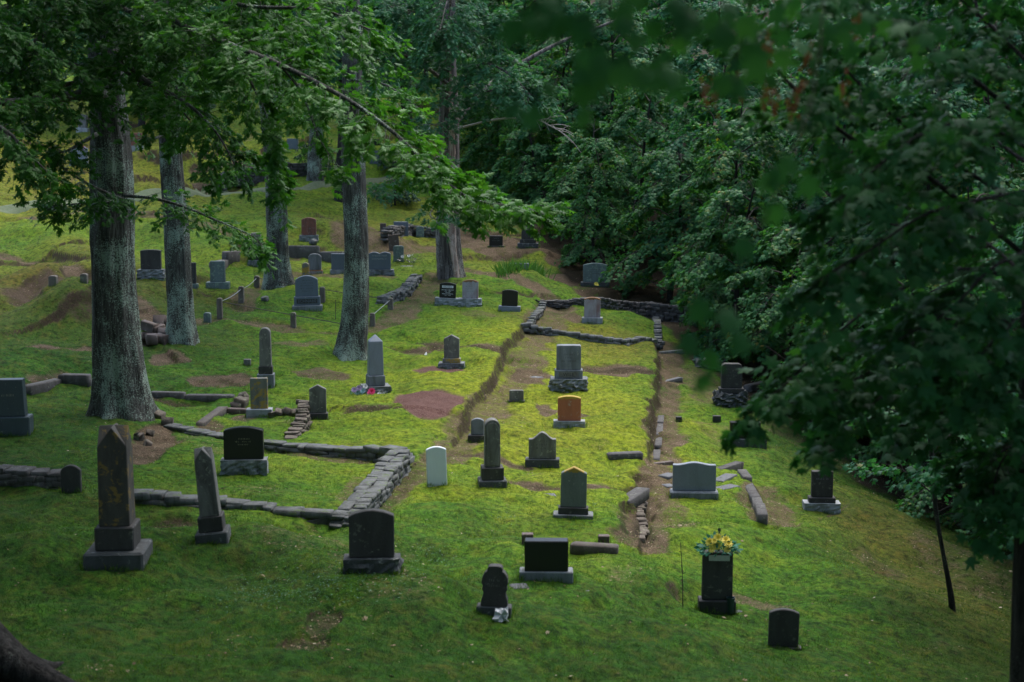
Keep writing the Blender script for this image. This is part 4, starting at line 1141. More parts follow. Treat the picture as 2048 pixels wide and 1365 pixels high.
plain_oak('second oak trunk from the left standing by tumbled stones', [(362, 688, 78), (362, 660, 64), (358, 600, 57), (352, 450, 52), (345, 330, 50), (340, 260, 46), (335, 100, 40), (330, -170, 34)], 21,
    [([(345, 268, 0), (300, 278, -1), (240, 284, -2)], 0.05, 0.012, 5, 0.5, 8, 0.14, 0.4, 0.3, 0.3),
     ([(345, 272, -0.4), (380, 258, -1), (410, 248, -1.5), (440, 246, -2)], 0.05, 0.012, 6, 0.6, 8, 0.14, 0.4, 0.3, 0.4),
     ([(342, 150, 0), (420, 140, -2), (480, 180, -3)], 0.06, 0.01, 26, 1.2, 20, 0.16, 0.5, 0.3, 0.45),
     ([(340, 120, 0), (270, 110, -2), (190, 140, -3)], 0.06, 0.01, 26, 1.2, 20, 0.16, 0.5, 0.3, 0.4)])
plain_oak('third oak trunk from the left with pale lower bark beside the railed plot', [(558, 574, 74), (557, 548, 58), (556, 480, 47), (552, 400, 45), (545, 300, 41), (537, 200, 39), (530, 100, 37), (522, -170, 30)], 22,
    [([(545, 320, 0), (500, 330, -1), (450, 350, -2)], 0.05, 0.01, 16, 0.9, 16, 0.15, 0.4, 0.3, 0.55),
     ([(535, 180, 0), (600, 170, -2), (650, 200, -3)], 0.06, 0.01, 26, 1.3, 20, 0.16, 0.5, 0.3, 0.5),
     ([(532, 120, 0), (450, 130, -2), (400, 180, -3)], 0.06, 0.01, 26, 1.3, 20, 0.16, 0.5, 0.3, 0.45)], crad=(4, 5, 3))
plain_oak('fourth oak trunk leaning right in front of the railed plot', [(703, 716, 88), (704, 690, 68), (708, 630, 57), (711, 500, 54), (710, 380, 51), (708, 280, 48), (705, 200, 45), (700, 50, 40), (695, -170, 34)], 23,
    [([(706, 240, 0), (650, 225, -1), (600, 235, -1.5)], 0.05, 0.01, 18, 0.9, 16, 0.16, 0.4, 0.3, 0.6),
     ([(703, 160, 0), (770, 170, -1), (830, 210, -2)], 0.05, 0.01, 20, 0.9, 16, 0.16, 0.4, 0.3, 0.65),
     ([(700, 60, 0), (620, 40, -2), (550, 60, -3)], 0.06, 0.01, 24, 1.2, 18, 0.16, 0.5, 0.3, 0.5)], crad=(4, 5, 3))
# split grey tree
rF, ppF, ddF, YF, offF = plain_oak('grey split trunk with a strip of bare wood beside the small black headstones', [(902, 556, 70), (901, 530, 58), (898, 450, 49), (897, 350, 46), (896, 250, 42), (898, 150, 34), (900, 0, 28), (902, -200, 22)], 24,
    [([(898, 230, 0), (960, 190, -1), (1030, 175, -2), (1095, 185, -2.5)], 0.08, 0.012, 69, 1.5, 26, 0.19, 0.4, 0.35, 0.55),
     ([(898, 200, 0), (960, 130, -2), (1020, 150, -3), (1060, 190, -3.5)], 0.07, 0.012, 60, 1.5, 26, 0.19, 0.5, 0.35, 0.6),
     ([(898, 170, 0), (830, 120, -1), (760, 100, -2), (710, 90, -2)], 0.08, 0.012, 69, 1.6, 26, 0.19, 0.5, 0.3, 0.45),
     ([(899, 120, 0), (950, 60, -2), (1010, 40, -3)], 0.07, 0.012, 66, 1.6, 26, 0.19, 0.5, 0.3, 0.5),
     ([(899, 80, 0), (840, 30, -2), (770, 10, -3)], 0.07, 0.012, 66, 1.6, 26, 0.19, 0.5, 0.3, 0.45),
     ([(900, 20, 0), (900, -20, -3), (880, 60, -5)], 0.06, 0.012, 60, 1.6, 26, 0.19, 0.6, 0.3, 0.5),
     ([(898, 260, 0), (980, 170, 2), (1100, 95, 3), (1230, 42, 4)], 0.12, 0.06, 0, 0, 0, 0.1, 0.3, 0.3, 0.5),
     ([(897, 300, 0), (850, 330, -2), (790, 360, -3), (745, 385, -4)], 0.05, 0.01, 30, 1.1, 18, 0.16, 0.3, 0.3, 0.55),
     ([(897, 380, 0), (860, 430, -2), (900, 440, -3), (940, 430, -3.5)], 0.03, 0.008, 22, 0.8, 15, 0.16, 0.3, 0.3, 0.55),
     ([(897, 240, 0), (870, 250, -2), (830, 240, -3)], 0.03, 0.008, 24, 1.1, 18, 0.16, 0.4, 0.3, 0.45)],
    bark=M_BARKF, leaf=M_OAKBLUE, crown=2400, flare=0.2, crad=(4, 4, 3))
# bare wood strip on the split trunk
def bare_strip():
    A_ = Acc()
    pts = bez(ppF, 60); rad = bez(np.asarray(ddF)[:, None] / 2, 60)[:, 0]
    sel = [i for i in range(60) if 260 < 682.5 - ((pts[i][2] - CZ) / pts[i][1] + math.tan(PITCH)) * F * 0.99 + 0 < 545 or True]
    rs = np.random.default_rng(4)
    rows = []
    n = 60
    for i in range(2, 44):
        s = (i - 2) / 41
        w_ = 0.5 * math.sin(math.pi * min(0.97, s * 0.9 + 0.08)) ** 0.6 * (0.85 + 0.15 * math.sin(i * 0.5) + 0.08 * rs.normal())
        row = []
        for k in range(7):
            a = -math.pi / 2 + 0.3 + 0.12 * math.sin(i * 0.25) + (k / 6 - 0.5) * 2 * w_
            rr = rad[i] * (1.14 + 0.02 * rs.normal()) + (0.03 if 0 < k < 6 else -0.12)
            row.append(pts[i] + np.array([math.cos(a) * rr, math.sin(a) * rr, 0]))
        rows.append(row)
    V = np.array(rows).reshape(-1, 3)
    idx = np.arange(len(V)).reshape(-1, 7)
    fc = np.stack([idx[:-1, :-1], idx[:-1, 1:], idx[1:, 1:], idx[1:, :-1]], -1).reshape(-1, 4)
    A_.add(V, fc)
    A_.build('bare_wood', M_WOOD, rF, True, offF)
bare_strip()
dA = Acc(); rs = np.random.default_rng(12)
q = bez([P(900, 262, YF), P(990, 240, YF - 2), P(1065, 238, YF - 3), P(1100, 252, YF - 3), P(1128, 268, YF - 3)], 24)
dA.tube(q, np.linspace(0.05, 0.012, 24), 5)
for k in range(16):
    b0 = q[12 + (k * 12) // 16]; e = np.array([rs.uniform(.1, .8), rs.uniform(-.4, .2), rs.normal(0, .35)])
    dA.tube(bez([b0, b0 + e * .5 + [0, 0, .06], b0 + e], 6), np.linspace(0.014, 0.006, 6), 4)
dA.build('dead_branch', M_DEADTWIG, rF, True, offF)
# trunks further up the slope
back = [([(678, 404, 26), (681, 350, 21), (685, 250, 20), (686, 100, 18), (686, -120, 15)], 'slim dark trunk just left of the fourth oak by the lane'),
        ([(630, 362, 36), (632, 300, 31), (636, 200, 29), (640, 80, 26), (642, -60, 22)], 'stout trunk above the lane behind the needle shrub'),
        ([(812, 332, 29), (812, 280, 26), (812, 200, 24), (812, 60, 22), (812, -60, 20)], 'upright trunk above the lane left of the split tree'),
        ([(357, 215, 22), (357, 140, 20), (356, 40, 19), (355, -60, 17)], 'distant trunk high behind the second oak'),
        ([(283, 252, 14), (281, 200, 12), (280, 100, 11), (280, -60, 10)], 'thin distant trunk between the first and second oaks'),
        ([(460, 180, 14), (460, 110, 13), (462, 20, 12), (462, -60, 10)], 'thin distant trunk high in the gap left of the third oak'),
        ([(110, 210, 18), (108, 120, 16), (106, 0, 15), (105, -60, 13)], 'distant trunk on the far left of the upper slope'),
        ([(745, 250, 20), (744, 170, 18), (743, 60, 16), (743, -60, 14)], 'distant trunk just right of the fourth oak')]
for i, (pts, lab) in enumerate(back):
    x0, y0 = pts[-1][:2]
    lim = []
    xs = pts[1][0]
    for k in range(7):
        yy = 150 - k * 28; sg = 1 if k % 2 else -1
        lim.append(([(xs, yy, 0), (xs + sg * 45, yy - 20, -1), (xs + sg * 95, yy - 5 + 10 * (k % 3), -2)], 0.05, 0.012, 26, 2.2, 16, 0.26, 0.5, 0.3, 0.35))
    plain_oak(lab, pts, 60 + i, lim, bark=M_BARKD if i != 1 else M_BARK, leaf=M_OAKBLUE, crown=2200, csize=0.5, crad=(5, 5, 3), flare=0.15, ltm='simple')

# ------------------------------------------------------------------ maples of the wood on the right
def maple_proto(seed, height, nl, spread, nt_, nleaf, size):
    rng = np.random.default_rng(seed)
    lf = Leafy('maplelo', rng)
    pts = np.array([[0, 0, -0.3], [rng.normal(0, .1), rng.normal(0, .1), height * .3], [rng.normal(0, .3), rng.normal(0, .3), height * .65], [rng.normal(0, .5), rng.normal(0, .5), height]])
    q = bez(pts, 30)
    TA = Acc(); TA.tube(q, np.linspace(0.13, 0.02, 30), 9)
    for i in range(nl):
        t = 0.1 + 0.88 * (i + rng.random() * 0.8) / nl
        p = q[int(t * 29)]
        a = i * 2.4 + rng.uniform(-0.4, 0.4)
        L_ = spread * (1.15 - 0.75 * t) * rng.uniform(0.7, 1.1) * (0.75 + 0.25 * math.sin(min(1, t * 4) * 1.57))
        d = np.array([math.cos(a), math.sin(a), 0])
        e = p + d * L_ + [0, 0, L_ * rng.uniform(0.0, 0.25)]
        md = p + d * L_ * 0.5 + [0, 0, L_ * rng.uniform(0.18, 0.35)]
        lq = lf.limb([p, md, e + [0, 0, -0.12 * L_]], 0.035, 0.008, 5, 14)
        lf.spray(lq, int(nt_ * 1.35), 1.15, nleaf, size, 0.09, 0.3, 0.25, tr=0.005, fwd=0.7, up=1.0, hzw=0.85, njit=0.3, tintc=0.32 + rng.normal(0, .08))
    root = empty('maple_tree', (0, 0, 0))
    TA.build('trunk', M_BARKD, root, True)
    lf.build(root, M_MAPLE if seed % 2 == 0 else M_MAPLE2, M_TWIG, (0, 0, 0))
    return root
protos = [maple_proto(300 + i, hh, nl, sp, nt_, nlf, sz) for i, (hh, nl, sp, nt_, nlf, sz) in enumerate(((11, 23, 3.7, 26, 21, 0.195), (9, 20, 3.5, 26, 21, 0.195), (12, 25, 4.0, 26, 21, 0.2), (6, 15, 2.9, 23, 19, 0.18)))]
used = set()
GRP = 'maples crowding the right hand slope'
def place_maple(pi, x, y, s, rz, label):
    pr = protos[pi]
    if pi in used:
        r = pr.copy(); COL.objects.link(r)
        for c in pr.children:
            k = c.copy(); COL.objects.link(k); k.parent = r
    else:
        used.add(pi); r = pr
    r.location = (x, y, float(H(np.array([x]), np.array([y]))[0]) - 0.05)
    r.rotation_euler = (random.uniform(-.06, .06), random.uniform(-.06, .06), rz)
    r.scale = (s, s, s * random.uniform(0.92, 1.1))
    tag(r, label, 'tree', GRP)
LM = ['bushy green maple with layered sprays in the wood right of the graves', 'tall maple rising in the dark wood behind the edge trees', 'maple on the high bank at the back of the wood']
# edge trees
for pi, x, y, s in ((3, 0.2, 73, 1.2), (1, -1.2, 83, 1.1), (3, 1.4, 67.5, 0.9), (0, -2.6, 92, 1.3), (3, -0.6, 77, 1.2), (3, 3.6, 63, 1.0), (1, 2.8, 69, 1.0), (3, 1.6, 73, 1.2), (1, 5.0, 74, 1.1), (0, 0.6, 81, 1.1), (1, 3.4, 58.5, 0.6), (1, 5.4, 62, 0.95), (0, 4.6, 68, 1.1), (3, 6.2, 56, 1.0), (0, 8.0, 57, 1.0), (1, 8.4, 51, 0.95), (3, 7.7, 48.5, 0.95), (2, 10.2, 49, 0.95), (3, 9.0, 45, 1.0), (1, 10.4, 43, 0.95), (3, 9.9, 40.5, 0.85), (0, 12.2, 41, 1.0), (3, 11.0, 37, 0.9), (1, 12.6, 36, 0.95), (3, 11.2, 32.5, 0.8), (0, 13.2, 32, 0.95), (3, 11.8, 28, 0.85), (1, 13.2, 27, 0.95), (3, 10.9, 24, 0.75), (0, 12.2, 22, 0.9)):
    place_maple(pi, x, y, s, random.uniform(0, 6.28), LM[0])
for pi, x, y, s in ((2, 12.5, 55, 1.15), (0, 15, 50, 1.2), (2, 16, 60, 1.2), (2, 15.5, 44, 1.2), (0, 18, 53, 1.3), (2, 17, 38, 1.2), (0, 20, 46, 1.3), (2, 10, 66, 1.2), (0, 14, 69, 1.2), (2, 20, 65, 1.3), (2, 17, 32, 1.2), (0, 21, 39, 1.3), (2, 23, 56, 1.3)):
    place_maple(pi, x, y, s, random.uniform(0, 6.28), LM[1])
for pi, x, y, s in ((2, 3.2, 78, 1.2), (0, 7.5, 76, 1.2), (2, 12, 80, 1.3), (0, 18, 78, 1.3), (2, 25, 76, 1.3), (2, 0.5, 92, 1.3), (0, 6, 92, 1.3), (2, 13, 95, 1.4), (0, 21, 93, 1.4), (2, 29, 90, 1.4), (0, -6, 100, 1.3), (2, -14, 104, 1.3), (0, -22, 102, 1.3), (2, -31, 104, 1.3), (0, 30, 65, 1.3), (2, -38, 96, 1.3), (2, -2, 112, 1.4), (0, -18, 116, 1.4), (2, 10, 112, 1.4), (0, -34, 118, 1.4)):
    place_maple(pi, x, y, s, random.uniform(0, 6.28), LM[2])

LM3 = 'unseen maple added around the viewpoint to block low light'  # trees added outside the view to cut light from behind and beside
for i, (x, y) in enumerate(((-8, -9), (-3, -11), (2, -10), (7, -9), (12, -6), (-13, -6), (-16, 0), (-17, 6), (-18, 12), (-20, 18), (-21.5, 24), (-23, 30), (-26, 36), (-28, 43), (-32, 50), (14, 2), (15, 8), (15.5, 14), (-6, -17), (1, -18), (8, -17), (-14, -15), (15, -14), (-24, 8), (-27, 20), (-31, 32), (20, 3), (20, 12), (21, 20))):
    place_maple((0, 2)[i % 2], x, y, 1.35, random.uniform(0, 6.28), LM3)

# ------------------------------------------------------------------ the near maple at the right edge
bx, by = 4.55, 12.0
bz = float(H(np.array([bx]), np.array([by]))[0])
rootN = empty('maple_tree', (bx, by, bz))
tag(rootN, 'dark near maple trunk on the right edge with branches reaching into the view', 'tree')
offN = np.array([bx, by, bz])
TA = Acc()
V, fc = trunk_np([[bx, by, bz - 0.3], [bx, by, bz + 1], [bx - .02, by, bz + 4], [bx - .03, by, bz + 8], [bx + .1, by + .1, bz + 12], [bx + .2, by + .2, bz + 16]], [0.55, 0.42, 0.34, 0.3, 0.26, 0.16], 28, 0.3, 9)
TA.add(V, fc); TA.build('trunk', M_BARKD, rootN, True, offN)
Nf = Leafy('maple', np.random.default_rng(900))
def near(pts, r0, r1, ntw, tl, nl, sz=0.13, flat=0.35, droop=0.25, tc=0.5, n=30, t0=0.15):
    q = Nf.limb(L3(pts), r0, r1, 6, n)
    if ntw: Nf.spray(q, ntw, tl, nl, sz, flat, droop, t0, tr=0.004, tintc=tc, hzw=0.75, njit=0.35)
    return q
near([(2060, 520, 12), (1850, 350, 11), (1700, 275, 10.6), (1600, 190, 10.2), (1500, 75, 9.8)], 0.022, 0.01, 44, 0.55, 14, 0.12, 0.5, 0.2, 0.65)
near([(2060, 420, 12), (1900, 320, 12.5), (1750, 200, 12), (1650, 90, 12)], 0.022, 0.01, 40, 0.6, 14, 0.12, 0.5, 0.2, 0.5)
near([(2060, 560, 12), (1900, 540, 11.5), (1750, 610, 11), (1650, 690, 10.6), (1570, 770, 10.3), (1490, 835, 10.2)], 0.02, 0.005, 28, 0.36, 11, 0.14, 0.13, 0.3, 0.55, t0=0.3)
near([(2060, 640, 12), (1900, 650, 11.5), (1780, 720, 11), (1680, 775, 10.8), (1610, 800, 10.6)], 0.018, 0.005, 34, 0.42, 12, 0.14, 0.13, 0.25, 0.45, t0=0.2)
near([(2060, 720, 12), (1930, 740, 11.6), (1800, 775, 11.2), (1710, 835, 11), (1625, 905, 11)], 0.018, 0.005, 26, 0.34, 11, 0.14, 0.13, 0.25, 0.45)
near([(2060, 780, 12.4), (1970, 790, 12), (1900, 820, 12), (1800, 850, 12)], 0.016, 0.005, 34, 0.5, 12, 0.14, 0.15, 0.25, 0.35)
near([(2060, 880, 12.6), (2010, 900, 12.4), (1950, 950, 12.2)], 0.016, 0.005, 24, 0.45, 12, 0.14, 0.2, 0.3, 0.35)
near([(2060, 250, 12), (1920, 140, 11), (1760, 40, 10), (1600, -20, 9)], 0.022, 0.01, 50, 0.6, 14, 0.12, 0.5, 0.3, 0.55)
near([(2060, 330, 12), (1950, 260, 13), (1850, 240, 14), (1700, 220, 14.5)], 0.018, 0.008, 36, 0.7, 14, 0.12, 0.5, 0.3, 0.4)
near([(2060, 560, 12), (1960, 480, 13), (1860, 470, 13.5), (1720, 430, 14)], 0.018, 0.008, 44, 0.8, 14, 0.12, 0.5, 0.3, 0.35)
near([(2060, 640, 12), (1980, 640, 13), (1880, 640, 13.5), (1760, 660, 14)], 0.018, 0.008, 44, 0.8, 14, 0.12, 0.5, 0.3, 0.35)
near([(2060, 130, 12), (1990, 60, 12.5), (1900, -20, 13)], 0.018, 0.01, 40, 0.8, 14, 0.12, 0.6, 0.3, 0.45)
near([(2060, 380, 11), (1960, 400, 10.5), (1850, 430, 10), (1740, 500, 9.6), (1640, 560, 9.4)], 0.016, 0.005, 38, 0.5, 12, 0.14, 0.2, 0.3, 0.4, t0=0.05)
near([(2060, 500, 10.5), (1980, 540, 10), (1900, 620, 9.6), (1800, 680, 9.4)], 0.016, 0.005, 36, 0.5, 12, 0.14, 0.2, 0.3, 0.35, t0=0.05)
near([(2060, 620, 10.5), (1990, 680, 10.2), (1920, 760, 10)], 0.016, 0.005, 34, 0.5, 12, 0.14, 0.2, 0.3, 0.3, t0=0.05)
near([(2060, 300, 10.5), (1960, 250, 10), (1860, 260, 9.6), (1760, 330, 9.3), (1680, 400, 9.2)], 0.016, 0.005, 38, 0.5, 12, 0.14, 0.25, 0.3, 0.5, t0=0.05)
near([(2060, 860, 12), (2000, 930, 11.8), (1980, 1030, 11.8)], 0.014, 0.005, 26, 0.45, 12, 0.14, 0.25, 0.3, 0.3, t0=0.05)
# limb passing overhead and its hanging twigs, close to the lens
q = near([(2060, -160, 12), (1800, -420, 8), (1500, -330, 5.5), (1250, -190, 4.4), (1000, -130, 4.2)], 0.05, 0.008, 0, 0, 0)
def hang(pts, lv, r0=0.004):
    Nf.limb(L3(pts), r0, 0.0015, 5, 16)
    P3 = []; D = []; NN = []; S = []
    for x, y, Yd, sz, ang in lv:
        P3.append(P(x, y, Yd))
        D.append([math.cos(ang), random.uniform(-.4, .4), math.sin(ang)])
        NN.append([random.uniform(-.5, .5), -0.75 + random.uniform(-.3, .3), 0.6 + random.uniform(-.3, .3)]); S.append(sz)
    Nf.leaf(np.array(P3), np.array(D), np.array(NN), np.array(S), np.random.default_rng(5).uniform(0.2, 0.8, len(P3)))
def cluster(cx, cy, n, sx, sy, Yd, sz=0.11):
    return [(cx + random.gauss(0, sx), cy + random.gauss(0, sy), Yd + random.uniform(-.25, .25), sz * random.uniform(0.75, 1.15), random.uniform(-2.6, -0.5)) for _ in range(n)]
hang([(1050, -140, 4.2), (1060, -20, 4.2), (1090, 60, 4.1)], cluster(1080, 10, 8, 45, 22, 4.1))
hang([(1240, -190, 4.3), (1220, -20, 4.2), (1180, 90, 4.1), (1080, 190, 4.1)], cluster(1200, 30, 9, 60, 28, 4.1) + cluster(1220, 105, 5, 40, 18, 4.0) + cluster(1130, 165, 5, 45, 18, 4.1) + cluster(1055, 210, 3, 25, 10, 4.1))
hang([(1400, -260, 4.6), (1380, -20, 4.3), (1330, 90, 4.2), (1290, 140, 4.2)], cluster(1310, 130, 7, 40, 16, 4.2) + cluster(1350, 20, 8, 50, 25, 4.3))
hang([(1520, -330, 5.2), (1500, -20, 4.6), (1480, 90, 4.5), (1450, 140, 4.4)], cluster(1475, 115, 6, 40, 25, 4.4) + cluster(1480, 15, 7, 50, 25, 4.6) + cluster(1560, 60, 7, 50, 40, 5.5))
hang([(1660, -380, 6.0), (1640, 100, 5.2), (1580, 320, 4.6), (1500, 500, 4.3), (1430, 640, 4.2), (1415, 740, 4.2)], cluster(1570, 335, 4, 25, 15, 4.5) + [(1395, 590, 4.2, 0.11, -1.4), (1440, 610, 4.2, 0.12, -1.0), (1470, 660, 4.2, 0.1, -1.2), (1385, 660, 4.1, 0.1, -1.8), (1420, 690, 4.2, 0.11, -1.5), (1410, 740, 4.2, 0.1, -1.6), (1540, 400, 4.4, 0.11, -1.2), (1500, 470, 4.3, 0.1, -2.0)])
hang([(1900, -300, 7.0), (1850, 20, 6.5), (1800, 120, 6.4)], cluster(1780, 60, 12, 90, 50, 6.5, 0.13) + cluster(1650, 30, 12, 80, 40, 6.5, 0.13))
# canopy added above the camera, out of view, its gaps shaped for shade
def shade_canopy(lf, anchor, xs, ys, n, sz, skip=lambda x, y: False):
    for x0 in np.arange(xs[0], xs[1], 2.3):
        for y0 in np.arange(ys[0], ys[1], 2.3):
            x = x0 + random.uniform(-.6, .6); y = y0 + random.uniform(-.6, .6)
            if skip(x, y): continue
            c = np.array([x, y, CZ + max(2.2, 0.15 * y + 1.9) + random.uniform(0, 3)])
            lf.limb([anchor, (anchor + c) / 2 + [0, 0, .8], c], 0.05, 0.01, 5, 10)
            lf.blob(c, (1.7, 1.7, 0.8), n, sz)
shade_canopy(Nf, np.array([bx, by, CZ + 4.5]), (-1, 14), (1, 33), 560, 0.25, lambda x, y: (y > 17 and x < 6.5) or (y > 23 and x < 8.2) or (0 < x < 3.4 and 5 < y < 17))
Nf.build(rootN, M_MAPLEN, M_BARKD, offN)
rs = np.random.default_rng(77)
for (x, y, Yd) in ((1540, 85, 6.5), (1480, 165, 6.5), (1530, 190, 6.6), (1615, 105, 6.6), (1600, 175, 6.5), (1690, 180, 7), (1700, 75, 7), (1720, 45, 7), (1430, 180, 6.4), (1550, 200, 6.6), (1410, 175, 6.5), (1585, 215, 6.6)):
    c = P(x, y, Yd)
    k = 16
    pos = c + rs.normal(0, 1, (k, 3)) * [0.012, 0.012, 0.04]
    SA = Acc()
    SA.add(*leaves_arr('simple', pos, np.array([0, 0, -1.0]) + rs.normal(0, .3, (k, 3)), rs.normal(0, 1, (k, 3)), np.full(k, 0.035), rs.uniform(0, 1, k)))
    SA.build('seed_cluster', M_SEED, rootN, False, offN)

# sapling by the wood edge
root, pp, dd, Ys, off = tree_root('thin dark sapling leaning left in the shade at lower right', [(1905, 1228, 15), (1899, 1190, 12), (1888, 1100, 10), (1870, 1000, 10), (1855, 860, 10), (1835, 650, 8), (1815, 430, 5)], name='sapling')
add_trunk(root, pp, dd, off, M_BARKD, 0.4, 3, 12, 4)
lf = Leafy('maplelo', np.random.default_rng(33))
for k in range(9):
    b0 = bez(pp, 40)[18 + 2 * k]
    a = k * 2.3
    q = lf.limb([b0, b0 + np.array([math.cos(a) * .7, math.sin(a) * .7, .35]), b0 + np.array([math.cos(a) * 1.5, math.sin(a) * 1.5, .35])], 0.015, 0.004, 5, 10)
    lf.spray(q, 14, 0.7, 12, 0.14, 0.25, 0.25, 0.1, tr=0.004, tintc=0.3)
lf.build(root, M_MAPLE, M_BARKD, off)

# near tree at the left edge: only its root flare shows
lx, ly = -6.3, 14.6
lz = float(H(np.array([lx]), np.array([ly]))[0])
rootL = empty('oak_tree', (lx, ly, lz))
tag(rootL, 'dark root flare of a big near oak at the bottom left corner', 'tree')
offL = np.array([lx, ly, lz])
TA = Acc(); V, fc = trunk_np([[lx, ly, lz - .4], [lx, ly, lz + .5], [lx, ly, lz + 2], [lx - .1, ly, lz + 6], [lx - .1, ly, lz + 11]], [1.5, 1.2, 1.0, 0.9, 0.7], 48, 0.5, 6, 5)
TA.add(V, fc)
for a, L_ in ((-0.2, 1.9), (-0.8, 1.7), (0.7, 1.3), (2.5, 1.4), (-2.2, 1.5)):
    e = np.array([math.cos(a), math.sin(a)])
    rp = []
    for t in np.linspace(0, 1, 9):
        x, y = lx + e[0] * (0.3 + L_ * t), ly + e[1] * (0.3 + L_ * t)
        rp.append([x, y, float(H(np.array([x]), np.array([y]))[0]) + 1.0 * (1 - t) ** 1.7 - 0.05])
    TA.tube(rp, np.linspace(0.3, 0.06, 9), 10)
TA.build('trunk', M_BARKD, rootL, True, offL)
lf = Leafy('oak', np.random.default_rng(34))
top = np.array([lx, ly, lz + 9.5])
shade_canopy(lf, top - [0, 0, 2.0], (-14, 0), (2, 31), 560, 0.26, lambda x, y: (y > 21 and x > -3.0) or (y > 25 and x > -5))  # unseen leaf clusters added to darken the ground on the left
lf.build(rootL, M_OAK, M_BARKD, offL)

# ------------------------------------------------------------------ walls, kerbs, rubble
_cb = bmesh.new(); bmesh.ops.create_cube(_cb, size=1.0)
bmesh.ops.bevel(_cb, geom=list(_cb.edges), offset=0.07, segments=1, affect='EDGES')
_cb.verts.index_update()
CBV = np.array([v.co[:] for v in _cb.verts]); CBF = [[v.index for v in f.verts] for f in _cb.faces]; _cb.free()
CB3 = np.array([f for f in CBF if len(f) == 3]); CB4 = np.array([f for f in CBF if len(f) == 4])
rsW = np.random.default_rng(55)
class Stones(Acc):
    def block(s, c, size, yaw, jit=0.08, tip=0.06):
        V = CBV * (1 + rsW.normal(0, jit, CBV.shape) * [1, 1, 0.8]) * np.asarray(size)
        a = rsW.normal(0, tip, 2)
        Mx = np.array(Matrix.Rotation(yaw, 3, 'Z') @ Matrix.Rotation(a[0], 3, 'X') @ Matrix.Rotation(a[1], 3, 'Y'))
        V = V @ Mx.T + np.asarray(c)
        b = s.n
        s.add(V, CB4); s.f.setdefault(3, []).append(CB3 + b)
def stone_wall(label, pts, width, height, mat, name='dry_stone_wall', cat='stone wall', slen=(0.14, 0.5), course=0.075, cap=True, hs=None, capmat=None, sink=0.1):
    pl = np.array([hit(x, y) for x, y in pts])
    root = empty(name, pl[len(pl) // 2])
    tag(root, label, cat)
    off = np.array(root.location)
    A_ = Stones(); C_ = Stones()
    for i in range(len(pl) - 1):
        a, b = pl[i][:2], pl[i + 1][:2]
        L_ = np.linalg.norm(b - a); d = (b - a) / L_; n = np.array([-d[1], d[0]]); yaw = math.atan2(d[1], d[0])
        x = 0.0
        nc = max(2 if cap else 1, int(round(height / course)))
        for k in range(nc):
            for sd_ in ((-1, 1) if width > (0.4 if (cap and k == nc - 1) else 0.3) else (0,)):
                x = -rsW.uniform(0, 0.3)
                while x < L_:
                    l = rsW.uniform(*slen) * (1.0 if rsW.random() < 0.75 else 0.55)
                    t = np.clip((x + l / 2) / L_, 0, 1)
                    hgt = height if hs is None else hs[i] + (hs[i + 1] - hs[i]) * t
                    c = a + d * (x + l / 2)
                    zz = float(np.mean(H(c[0] + d[0] * np.array([-.7, -.35, 0, .35, .7]), c[1] + d[1] * np.array([-.7, -.35, 0, .35, .7]))))
                    z = zz - sink + (hgt + sink) * (k + 0.5) / nc
                    ww = width * (0.5 if sd_ else 1) * rsW.uniform(0.92, 1.12)
                    of = sd_ * width * 0.25 + rsW.normal(0, 0.012 if cap else 0.025)
                    top_ = cap and k == nc - 1
                    (C_ if top_ else A_).block((c[0] + n[0] * of, c[1] + n[1] * of, z + rsW.normal(0, 0.006)), (l * 1.03, ww, (hgt + sink) / nc * (rsW.uniform(0.9, 1.15) if top_ else 1.12)), yaw + rsW.normal(0, 0.05), 0.07, 0.035 if top_ else 0.07)
                    x += l
    if A_.n: A_.build('wall_stones', MS[mat], root, False, off)
    if C_.n: C_.build('cap_stones', MS[capmat or mat], root, False, off)
    return root
stone_wall('front side of the low grey stone wall round the walled plot', [(262, 992), (360, 1006), (470, 1018), (580, 1030), (692, 1042)], 0.34, 0.13, 'walldark', sink=0.1, slen=(0.25, 0.55), capmat='wall')
stone_wall('tall right side of the low stone wall round the walled plot', [(692, 1048), (735, 1012), (775, 968), (800, 935)], 0.46, 0.34, 'wall', hs=[0.13, 0.27, 0.36, 0.38], slen=(0.25, 0.55))
stone_wall('back side of the low stone wall round the walled plot', [(800, 925), (740, 915), (640, 903), (530, 890), (440, 876), (345, 858)], 0.34, 0.2, 'wall', hs=[0.34, 0.2, 0.13, 0.1, 0.09, 0.08], slen=(0.25, 0.55))
stone_wall('front edge of the stone border round the right hand curbed plot', [(1050, 662), (1100, 671), (1180, 681), (1250, 690), (1318, 700)], 0.24, 0.17, 'wall')
stone_wall('left edge of the stone border round the right hand curbed plot', [(1052, 657), (1070, 632), (1085, 612)], 0.26, 0.1, 'wall')
stone_wall('right edge of the stone border round the right hand curbed plot', [(1317, 694), (1316, 665), (1312, 640)], 0.26, 0.1, 'wall')
stone_wall('dark stone retaining wall below the shaded wood edge', [(1082, 602), (1150, 608), (1220, 618), (1300, 634), (1390, 652)], 0.26, 0.45, 'walldark', hs=[0.1, 0.25, 0.4, 0.55, 0.7], slen=(0.12, 0.32), course=0.09)
stone_wall('tumbled stone wall curving down beside the dirt walk of the railed plot', [(832, 562), (818, 580), (795, 596), (765, 608)], 0.4, 0.22, 'wall', cap=False, slen=(0.12, 0.35))
stone_wall('mossy stub of broken stone wall below the slim gabled headstone', [(608, 838), (603, 858), (585, 876)], 0.28, 0.36, 'rubble', cap=False, hs=[0.42, 0.22, 0.06], slen=(0.12, 0.3))
stone_wall('dark stone ledge along the bank at the left edge', [(-20, 962), (60, 966), (122, 972)], 0.35, 0.28, 'walldark')
